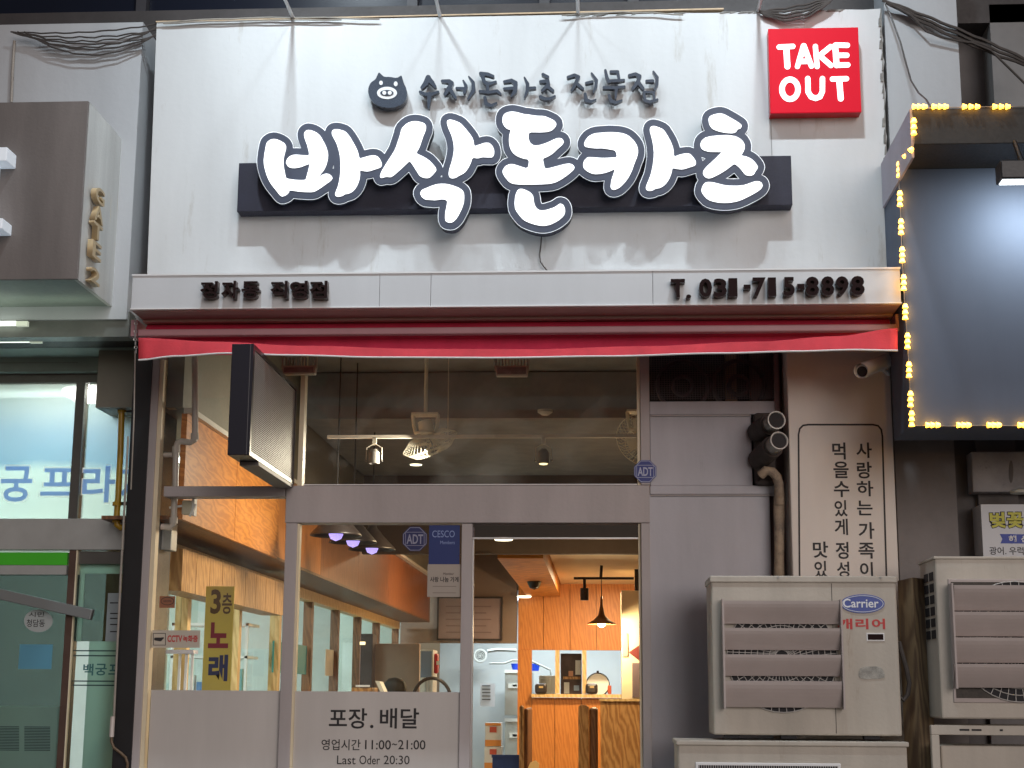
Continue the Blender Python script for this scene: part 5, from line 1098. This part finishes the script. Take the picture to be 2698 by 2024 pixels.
l = bpy.data.lights.new('pendant_bulb', 'POINT'); l.energy = 75; l.color = (1, .72, .40); l.shadow_soft_size = .05; o = bpy.data.objects.new('pendant_bulb', l); COL.objects.link(o); o.location = pb + Vector((0, 0, -.07))

# back of the shop
struct('back_wall', MB().box(-2.6, X(1362, 1600, YBK), YBK, YBK + .1, Z(1300, 1695, YBK), 3.54), int_wall)
struct('back_wall_left', MB().box(-2.6, X(1100, 1750, YBK), YBK, YBK + .1, FZ, Z(1300, 1695, YBK) - .001), int_wall)
xw0, xw1 = X(1365, 1600, YBK), XR + .03
ww = thing('back_wood_wall', ((xw0 + xw1) / 2, YBK, FZ), 'orange wood panelled back wall with serving hatch and counter', 'wall panelling')
ps_ = [1365, 1432, 1502, 1571, 1717]
zu0, zu1 = Z(1500, 1713, YBK), Z(1500, 1548, YBK)
for i in range(4): obj('wood_panel', MB().box(X(ps_[i], 1600, YBK) + .003, X(ps_[i + 1], 1600, YBK) - .003, YBK, YBK + .08, zu0, zu1 + .3), woodp, ww)
obj('hatch_post', MB().box(xw0, X(1401, 1750, YBK), YBK - .01, YBK + .1, FZ, zu0 - .002), woodp, ww)
for a, c_ in ((1463, 1474), (1534, 1545)): obj('hatch_mullion', MB().box(X(a, 1750, YBK), X(c_, 1750, YBK), YBK, YBK + .1, Z(1500, 1828, YBK), zu0 - .002), woodl, ww)
obj('hatch_counter', MB().box(X(1401, 1830, YBK), xw1, YBK - .12, YBK + .2, Z(1500, 1838, YBK), Z(1500, 1829, YBK)), woodl, ww)
pc = [1401, 1462, 1532, 1600, 1717]
obj('panel_backing', MB().box(xw0 + .01, xw1, YBK + .09, YBK + .12, zu0, zu1 + .3), woodd, ww); obj('panel_backing', MB().box(xw0 + .01, xw1, YBK + .065, YBK + .09, FZ, Z(1500, 1842, YBK)), woodd, ww)
for i in range(4): obj('counter_panel', MB().box(X(pc[i], 1900, YBK) + .003, X(pc[i + 1], 1900, YBK) - .003, YBK - .02, YBK + .06, FZ, Z(1500, 1839, YBK)), woodp, ww)
# lowered lit ceiling
zl = 2.98
struct('beige_ceiling', MB().box(X(1478, 1547, YBK), XR + .03, 7.7, YBK - .002, zl, zl + .06), beige)
struct('ceiling_front_edge', MB().box(X(1478, 1547, YBK), XR + .03, 7.6, 7.698, zl - .0, zl + .35), woodd)
wbx = obj('wooden_ceiling_box', MB().box(X(1389, 1570, YBK), X(1476, 1570, YBK), 6.5, YBK - .003, zl - .16, zl + .2), ply); props(wbx, 'long plywood box dropped below the beige ceiling', 'ceiling box')
o = obj('dome_camera', MB().lathe([(0, -.09), (.05, -.07), (.075, -.02), (.08, 0), (0, 0)], (X(1395, 1550, 10.5) + .10, 9.5, zl - .162)), sh_d, smooth=True); props(o, 'small dark dome camera under the plywood ceiling box', 'camera')
def downlight(px, py, y, lab, r=.06):
    o = obj('downlight', MB().lathe([(0, 0), (r, 0), (r * 1.15, .012), (r * 1.15, .02), (0, .02)], P(px, py, y)), emit('downlight_glow', (1, .9, .62), 3.2), smooth=True); props(o, lab, 'downlight', 'round ceiling downlights')
downlight(1327, 1424, 5.8, 'glowing round downlight just inside the open doorway top', .075); downlight(1350, 1493, 8.0, 'glowing downlight left of the plywood ceiling box', .06)
downlight(1381, 1575, 12.0, 'glowing downlight at the top of the wood back wall', .08)
downlight(663, 1421, 2.55, 'glowing disc as a reflected downlight beside the plywood frieze in the left window', .045); downlight(1096, 1226, 5.5, 'small bright downlight in the dark ceiling', .05)  # the left window disc stands in for a reflected downlight
bt = thing_p('black_track_lights', 1600, 1530, 9, 'black ceiling track with a drum spotlight by the pendant', 'track light')
yk = 9.0; obj('rail', MB().box(X(1512, 1525, yk), X(1670, 1525, yk), yk - .02, yk + .02, Z(1590, 1527, yk), Z(1590, 1523, yk) + .008), ink, bt)
obj('drum', MB().tube([P(1540, 1550, yk), P(1540, 1582, yk)], .045, 16), sh_d, bt); obj('drum_stem', MB().tube([P(1540, 1525, yk), P(1540, 1550, yk)], .016), ink, bt); obj('rail_stem', MB().tube([P(1585, 1490, yk), P(1583, 1524, yk)], .016), ink, bt)
# framed board
fb = thing_p('framed_board', 1237, 1683, YBK, 'framed brownish notice board on the taupe back wall', 'notice board')
x0, x1, z0, z1 = ext((1156, 1577, 1319, 1683), YBK - .06); obj('board_face', MB().box(x0, x1, YBK - .05, YBK, z0, z1), mat('board_taupe', (.26, .19, .19), .6, var=.1), fb)
w_ = .022
obj('board_frame', MB().box(x0 - w_, x1 + w_, YBK - .07, YBK - .002, z1, z1 + w_).box(x0 - w_, x1 + w_, YBK - .07, YBK - .002, z0 - w_, z0).box(x0 - w_, x0, YBK - .07, YBK - .002, z0, z1).box(x1, x1 + w_, YBK - .07, YBK - .002, z0, z1), sh_d, fb)
for i in range(5):
    yy_ = 1598 + i * 17; obj('board_writing', MB().box(X(1176, yy_, YBK), X(1295 - 13 * (i % 2), yy_, YBK), YBK - .052, YBK - .051, Z(1200, yy_ + 2, YBK), Z(1200, yy_ - 1, YBK)), mat('writing_brown', (.17, .115, .115), .7), fb)
# kitchen beyond
KY = 15.2
struct('kitchen_wall', MB().box(-2.4, XR + .03, KY, KY + .1, FZ, 3.2), kitchen_w); struct('kitchen_ceiling', MB().box(-2.4, XR + .03, YBK + .11, KY, 2.9, 2.96), kitchen_w)
for i, (x, y) in enumerate(((-1.2, 13.8), (.2, 13.8))):
    l = bpy.data.lights.new('kitchen_lamp', 'AREA'); l.shape = 'RECTANGLE'; l.size = 1.2; l.size_y = .3; l.energy = 46; l.color = (.84, .95, 1); o = bpy.data.objects.new('kitchen_lamp', l); COL.objects.link(o); o.location = (x, y, 2.86)
    t = thing('kitchen_ceiling_light', (x, y, 2.88), ('left', 'right')[i] + ' long white tube light on the kitchen ceiling', 'ceiling light', 'tube lights on the kitchen ceiling'); obj('light_panel', MB().box(x - .6, x + .6, y - .1, y + .1, 2.87, 2.899), emit('kitchen_panel', (.9, .97, 1), 3), t)
def simple(name, r, y, t_, m, lab, cat, parts=(), bevel=.004):
    o = bx(name, r, y, t_, m, label=lab, cat=cat, bevel=bevel)
    for nm, rr, mm in parts: bx(nm, rr, y - .012, .012, mm, o)
    return o
gd = mat('appliance_grey', (.42, .45, .43), .35, metal=.4, var=.08); gdl = mat('appliance_white', (.72, .74, .70), .35)
f1 = simple('steel_freezer', (1330, 1772, 1400, 1885), 14.2, .7, gd, 'grey upright steel freezer with handle seen through the open door', 'freezer', (('door_handle', (1339, 1801, 1364, 1813), gdl), ('top_edge', (1329, 1765, 1400, 1773), gdl), ('handle_recess', (1350, 1804, 1362, 1809), dark_void)))
f2 = simple('steel_cabinet', (1330, 1899, 1400, 2040), 14.2, .7, gd, 'grey steel cabinet below the freezer with white top edge', 'cabinet', (('door_handle', (1342, 1931, 1364, 1944), gdl), ('top_edge', (1329, 1893, 1400, 1902), gdl), ('handle_recess', (1350, 1935, 1362, 1941), dark_void)))
simple('paper_sheet', (1265, 1801, 1304, 1862), 13.9, .004, mat('paper_white', (.78, .80, .86), .7), 'white printed sheet hanging in the kitchen', 'paper', tuple(('print_line', (1270, 1806 + 9 * i, 1292, 1808 + 9 * i), ink) for i in range(5)), 0)
simple('orange_white_box', (1278, 1905, 1320, 1966), 13, .3, mat('carton_white', (.66, .62, .55), .6), 'white and orange carton in the kitchen doorway, upper of two', 'box', (('box_band', (1278, 1905, 1320, 1912), mat('carton_orange', (.7, .26, .05), .6)), ('box_mark', (1290, 1915, 1308, 1930), mat('carton_red', (.5, .08, .04), .6)), ('box_band', (1278, 1950, 1320, 1966), MATS['carton_orange'])))
simple('orange_white_box', (1276, 1967, 1322, 2040), 13, .3, MATS['carton_white'], 'white and orange carton in the kitchen doorway, lower of two', 'box', (('box_mark', (1290, 1974, 1308, 1988), MATS['carton_red']), ('box_band', (1276, 2010, 1322, 2040), MATS['carton_orange'])))
simple('blue_bin', (1297, 1992, 1371, 2060), 8.5, .35, mat('bin_blue', (.02, .045, .16), .4), 'dark blue plastic bin at the bottom of the open doorway', 'bin', (('bin_rim', (1295, 1989, 1373, 1997), MATS['bin_blue']),))
bb = thing_p('blue_bowls', 1385, 1765, 14.6, 'bright blue plastic bowls on top of the freezer', 'bowl')
for px in (1362, 1408): c = P(px, 1768, 14.3); obj('bowl', MB().lathe([(0, 0), (.06, 0), (.085, .10), (.08, .10), (.055, .012), (0, .012)], c), mat('bowl_blue', (.02, .08, .75), .35), bb, smooth=True)
ef = thing_p('wall_exhaust_fan', 1265, 1750, 14.9, 'round white exhaust fan on the kitchen wall', 'fan'); c = P(1265, 1728, 14.8)
obj('fan_rim', MB().ring(c, .085, .018), gdl, ef, smooth=True); obj('fan_rings', MB().ring(c, .055, .006).ring(c, .032, .006).ring(c, .01, .008), gdl, ef); obj('fan_back', MB().lathe([(0, .02), (.08, .02)], c, Matrix.Rotation(math.radians(-90), 4, 'X')), mat('fan_back', (.15, .15, .15), .6), ef)
sp = obj('exposed_pipes', MB().tube([P(1285, 1716, 14), P(1310, 1712, 14), P(1360, 1714, 14)], .025).tube([P(1290, 1748, 14), P(1330, 1748, 14), P(1350, 1740, 14), P(1400, 1742, 14), P(1450, 1765, 14), P(1455, 1800, 14)], .014), mat('pipe_grey', (.4, .42, .4), .4), smooth=True); props(sp, 'grey pipes running along the kitchen wall behind the doorway', 'pipe')
# things on and behind the hatch
mw = simple('microwave_oven', (1420, 1780, 1464, 1836), 13.4, .35, gdl, 'white microwave oven behind the hatch left bay', 'microwave', (('oven_window', (1424, 1788, 1452, 1828), gd),))
def buzzer(px, lab): simple('black_dispenser', (px - 16, 1801, px + 16, 1829), 12.05, .12, sh_d, lab, 'dispenser', (('label', (px - 5, 1808, px + 6, 1813), mat('label_tan', (.5, .35, .15), .5)),), .03)
buzzer(1425, 'black rounded dispenser on the hatch counter, left one'); buzzer(1559, 'black rounded dispenser on the hatch counter, right one')
pot = thing_p('steel_pan', 1572, 1828, 12.9, 'large round steel pan with black rim standing behind the hatch', 'pan'); c = P(1575, 1804, 13); 
obj('pan_disc', MB().lathe([(0, 0), (.13, 0), (.145, .02), (0, .02)], c, Matrix.Rotation(math.radians(82), 4, 'X')), steel, pot, smooth=True); obj('pan_rim', MB().ring(c, .15, .008), ink, pot); obj('pan_knob', MB().box(c[0] - .015, c[0] + .015, c[1] - .02, c[1] + .02, c[2] + .15, c[2] + .18), ink, pot)
simple('red_flask', (1601, 1806, 1611, 1829), 12.1, .06, mat('flask_red', (.45, .08, .03), .4), 'small red flask on the hatch counter', 'flask', (), .01)
simple('dark_shelf_unit', (1477, 1722, 1532, 1829), 13.2, .3, mat('shelf_dark', (.09, .06, .06), .6, var=.4, scale=8), 'dark shelf unit with jars in the hatch middle bay', 'shelf', (('shelf_board', (1484, 1783, 1529, 1790), woodt), ('jar', (1516, 1740, 1530, 1778), gdl), ('jar', (1486, 1798, 1500, 1828), gdl), ('jar', (1512, 1806, 1526, 1820), mat('jar_blue', (.3, .4, .55), .3)), ('jar', (1498, 1768, 1510, 1782), mat('jar_peach', (.6, .3, .18), .5))))
# cream fridge column with notes, right
cr_ = simple('cream_fridge', (1638, 1556, 1700, 1849), 9.8, .6, mat('fridge_cream', (.80, .70, .48), .45, var=.05), 'tall cream cabinet with notes beside the hatch', 'cabinet', (('note', (1640, 1668, 1654, 1730), mat('note_grey', (.3, .3, .25), .6)), ('note', (1666, 1747, 1684, 1838), mat('note_brown', (.14, .11, .13), .6)), ('top_note', (1672, 1490, 1690, 1556), ink)))
o = shape('diamond_sign', [('poly', [(1656, 1719), (1684, 1700), (1684, 1741)])], 9.77, .008, mat('diamond_dark', (.15, .03, .03), .5), label='dark red diamond shaped sign on the cream cabinet', cat='sign')
# booths
def booth(px0, px1, pt, y, lab, m1=woodt, m2=woodd):
    t = thing_p('booth_partition', (px0 + px1) / 2, pt, y, lab, 'booth partition', 'wooden booth partitions'); t.location.z = FZ; t['wl'] = list(t.location)
    x0, x1 = X(px0, 1950, y), X(px1, 1950, y); z1 = Z((px0 + px1) / 2, pt, y)
    obj('end_board', MB().prism([(x0, FZ), (x1, FZ), (x1, z1 - .02), (x1 - .03, z1), (x0 + .02, z1), (x0, z1 - .02)], y, y + .05), m1, t, bevel=.006)
    obj('seat_back', MB().box(x1 + .002, x1 + (x1 - x0) * .8, y + .02, y + 1.1, FZ, z1 - .03), m2, t, bevel=.02)
booth(1524, 1552, 1858, 7.5, 'tan wooden booth partition end in the doorway middle'); booth(1368, 1380, 1858, 8.2, 'dark wooden booth partition end at the doorway left', woodt, woodd)
tp = thing_p('wood_half_wall', 1640, 2000, 5.5, 'tan grained wooden half wall at the right of the open doorway', 'half wall')
x0, x1 = X(1582, 1950, 5.5), XR + .03; zt_ = Z(1640, 1848, 5.5); xm = (x0 + x1) / 2
for i in range(4): a = x0 + (x1 - x0) * i / 4; obj('wall_board', MB().box(a + .001, a + (x1 - x0) / 4 - .001, 5.5, 5.56, FZ, zt_), woodt, tp)
obj('wall_cap', MB().box(x0 - .01, x1, 5.48, 5.58, zt_, zt_ + .02), woodl, tp)
nk = obj('folded_napkin', MB().prism([(X(1386, 2020, 6), Z(1386, 2040, 6)), (X(1418, 2020, 6), Z(1418, 2040, 6)), (X(1420, 2010, 6), Z(1420, 2012, 6)), (X(1410, 2010, 6), Z(1410, 2004, 6)), (X(1396, 2010, 6), Z(1396, 2010, 6))], 6, 6.05), mat('napkin_tan', (.75, .5, .22), .7)); props(nk, 'pale folded napkin at the bottom of the doorway', 'napkin')
# items through the door glass
simple('tan_partition', (978, 1696, 1104, 1900), 8.6, .08, mat('partition_taupe', (.30, .22, .17), .7, var=.1), 'plain taupe partition behind the door glass', 'partition', ())
simple('dark_equipment_stand', (948, 1670, 980, 1900), 8.4, .3, mat('stand_dark', (.05, .035, .035), .6, var=.3), 'dark equipment stand beside the taupe partition', 'stand', (('lamp_strip', (948, 1691, 962, 1699), emit('strip_glow', (1, .75, .35), 2)),))
vf = simple('drinks_cooler', (1106, 1712, 1140, 1900), 8.0, .4, gdl, 'narrow drinks cooler with blue glass door seen through the door', 'cooler', (('cooler_glass', (1109, 1716, 1137, 1785), mat('cooler_glass', (.22, .30, .42), .2)), ('cooler_rail', (1119, 1790, 1124, 1822), steel), ('cooler_rail', (1128, 1790, 1132, 1822), steel)))
simple('red_extinguisher', (1142, 1722, 1154, 1775), 8.1, .1, mat('ext_red', (.5, .02, .04), .35), 'red fire extinguisher beside the drinks cooler', 'fire extinguisher', (('extinguisher_label', (1150, 1742, 1157, 1752), gdl),), .02)
o = obj('round_back_chair', MB().tube([P(1138 + 50 * math.cos(a), 1845 - 58 * math.sin(a), 5.0) for a in np.linspace(-.3, math.pi + .3, 22)], .014, 8), sh_d, smooth=True)
o.name = 'chair_back'; ch_ = thing_p('round_back_chair', 1138, 1900, 5.0, 'dark bentwood chair with a round back behind the door glass', 'chair'); ch_.location.z = FZ; ch_['wl'] = list(ch_.location); place(o, ch_)
cx_ = X(1138, 1850, 5.0); zs_ = FZ + .46
obj('seat', MB().lathe([(0, 0), (.2, 0), (.21, .02), (.2, .035), (0, .035)], (cx_, 5.22, zs_)), sh_d, ch_)
for sx, sy in ((-1, 0), (1, 0), (-1, 1), (1, 1)): obj('leg', MB().tube([(cx_ + sx * .15, 5.05 + sy * .34, zs_), (cx_ + sx * .17, 5.03 + sy * .38, FZ)], .014, 8), sh_d, ch_)
for sx in (-1, 1): obj('back_post', MB().tube([P(1138 + sx * 50, 1860, 5.0), (cx_ + sx * .15, 5.05, zs_)], .014, 8), sh_d, ch_)
o = simple('till_counter', (925, 1812, 980, 1900), 4.6, .3, woodt, 'small counter with papers behind the door glass', 'counter', (('paper', (937, 1805, 974, 1810), mat('paper_white2', (.75, .75, .78), .7)),))
o = obj('white_monitor', MB().prism([(X(988, 1800, 4.5), Z(988, 1794, 4.5)), (X(1004, 1800, 4.5), Z(1002, 1826, 4.5)), (X(1014, 1800, 4.5), Z(1014, 1826, 4.5)), (X(1000, 1800, 4.5), Z(995, 1796, 4.5))], 4.5, 4.7), gdl); props(o, 'tilted white monitor edge behind the door glass', 'monitor')
# seated person whose dark hair shows above the frosted panel
def skin_mesh(name, pts, edges, rad, m, parent=None, sub=2):
    me = bpy.data.meshes.new(name); me.from_pydata(pts, edges, []); o = bpy.data.objects.new(name, me); COL.objects.link(o)
    s = o.modifiers.new('skin', 'SKIN'); s.use_smooth_shade = True
    for v, r in zip(me.skin_vertices[0].data, rad): v.radius = (r, r) if not isinstance(r, tuple) else r
    me.skin_vertices[0].data[0].use_root = True
    d = o.modifiers.new('sub', 'SUBSURF'); d.levels = sub; d.render_levels = sub; bpy.context.view_layer.update()
    nm = bpy.data.meshes.new_from_object(o.evaluated_get(bpy.context.evaluated_depsgraph_get())); bpy.data.objects.remove(o); nm.name = name
    for p in nm.polygons: p.use_smooth = True
    return finish(nm, name, m, parent)
hx, hz = X(1040, 1820, 5.6), Z(1040, 1806, 5.6) - .11; hy = 5.6; bz = hz - .72
pr = thing('person', (hx, hy, FZ), 'person with short dark hair seated behind the door glass, only the head showing', 'person')
skin_m = mat('skin', (.42, .24, .16), .5); cloth = mat('shirt_dark', (.05, .05, .07), .8)
S = [(0, 0, 0), (0, 0, .16), (0, -.01, .34), (0, -.01, .50), (0, 0, .56), (0, 0, .61), (-.17, 0, .50), (-.23, -.02, .24), (-.18, -.24, .14), (-.12, -.34, .14), (.17, 0, .50), (.23, -.02, .24), (.18, -.24, .14), (.12, -.34, .14), (-.10, -.05, -.04), (-.12, -.45, -.02), (-.12, -.46, -.44), (-.12, -.56, -.47), (.10, -.05, -.04), (.12, -.45, -.02), (.12, -.46, -.44), (.12, -.56, -.47), (0, 0, .70), (0, 0, .80)]
Ed = [(0, 1), (1, 2), (2, 3), (3, 4), (4, 5), (3, 6), (6, 7), (7, 8), (8, 9), (3, 10), (10, 11), (11, 12), (12, 13), (0, 14), (14, 15), (15, 16), (16, 17), (0, 18), (18, 19), (19, 20), (20, 21), (5, 22), (22, 23)]
Rd = [.13, .13, .15, .12, .055, .05, .06, .045, .036, .03, .06, .045, .036, .03, .09, .07, .045, .035, .09, .07, .045, .035, .085, .075]
body = skin_mesh('body', [(hx + x, hy + y, bz + z) for x, y, z in S], Ed, Rd, skin_m, pr)
hc = Vector((hx, hy, bz + .75))
obj('hair', MB().lathe([(.02, -.02), (.088, -.03), (.102, .03), (.092, .08), (.055, .118), (0, .128)], hc + Vector((0, .012, .02))), mat('hair_black', (.012, .009, .008), .5, var=.3, scale=60, bump=.8), pr, smooth=True)
b = MB(); b.lathe([(.135, 0), (.15, .15), (.165, .33), (.15, .48), (.08, .56)], (hx, hy, bz)); obj('shirt', b, cloth, pr, smooth=True)
for s in (-1, 1):
    obj('eye', MB().lathe([(0, -.006), (.009, 0), (0, .006)], (hx + s * .032, hy - .078, bz + .76)), ink, pr); obj('ear', MB().lathe([(0, -.03), (.014, 0), (0, .03)], (hx + s * .088, hy, bz + .75)), skin_m, pr)
obj('nose', MB().tube([(hx, hy - .078, bz + .77), (hx, hy - .098, bz + .735), (hx, hy - .08, bz + .73)], [.006, .012, .006], 8), skin_m, pr, smooth=True); obj('mouth', MB().box(hx - .022, hx + .022, hy - .084, hy - .078, bz + .706, bz + .712), mat('lips', (.3, .1, .08), .5), pr)
st_ = thing('stool', (hx, hy, FZ), 'small stool under the seated person', 'stool'); obj('seat', MB().lathe([(0, 0), (.17, 0), (.18, .03), (0, .04)], (hx, hy, bz - .20)), woodd, st_)
for a in range(4): obj('leg', MB().tube([(hx + .13 * math.cos(a * 1.57 + .78), hy + .13 * math.sin(a * 1.57 + .78), bz - .20), (hx + .16 * math.cos(a * 1.57 + .78), hy + .16 * math.sin(a * 1.57 + .78), FZ)], .014, 6), woodd, st_)

# interior area lights (no fittings modelled, hung below the ceiling)
def area(name, loc, sx, sy, e, col, rot=(0, 0, 0)):
    l = bpy.data.lights.new(name, 'AREA'); l.shape = 'RECTANGLE'; l.size = sx; l.size_y = sy; l.energy = e; l.color = col
    o = bpy.data.objects.new(name, l); COL.objects.link(o); o.location = loc; o.rotation_euler = rot; return o
area('warm_area_light', (-1.0, 1.6, 3.0), .3, .3, 34, (1, .88, .70), (0, math.radians(40), 0))
area('lobby_area_light', (-3.6, 1.6, 3.4), 1.6, .3, 16, (.84, 1, .95), (math.radians(-35), 0, 0))  # added behind the transom film to brighten it, no fitting here
area('warm_area_light', (-1.0, 3.6, 2.9), .3, .3, 22, (1, .74, .45))
area('warm_area_light', (-1.2, 8.6, 3.2), .4, .4, 26, (1, .74, .48))
area('warm_area_light', (0.1, 10.6, 2.93), .5, .3, 90, (1, .76, .45))
area('warm_area_light', (0.1, 4.3, 3.3), .4, .3, 55, (1, .76, .45))  # set forward of the doorway downlight to brighten the half wall
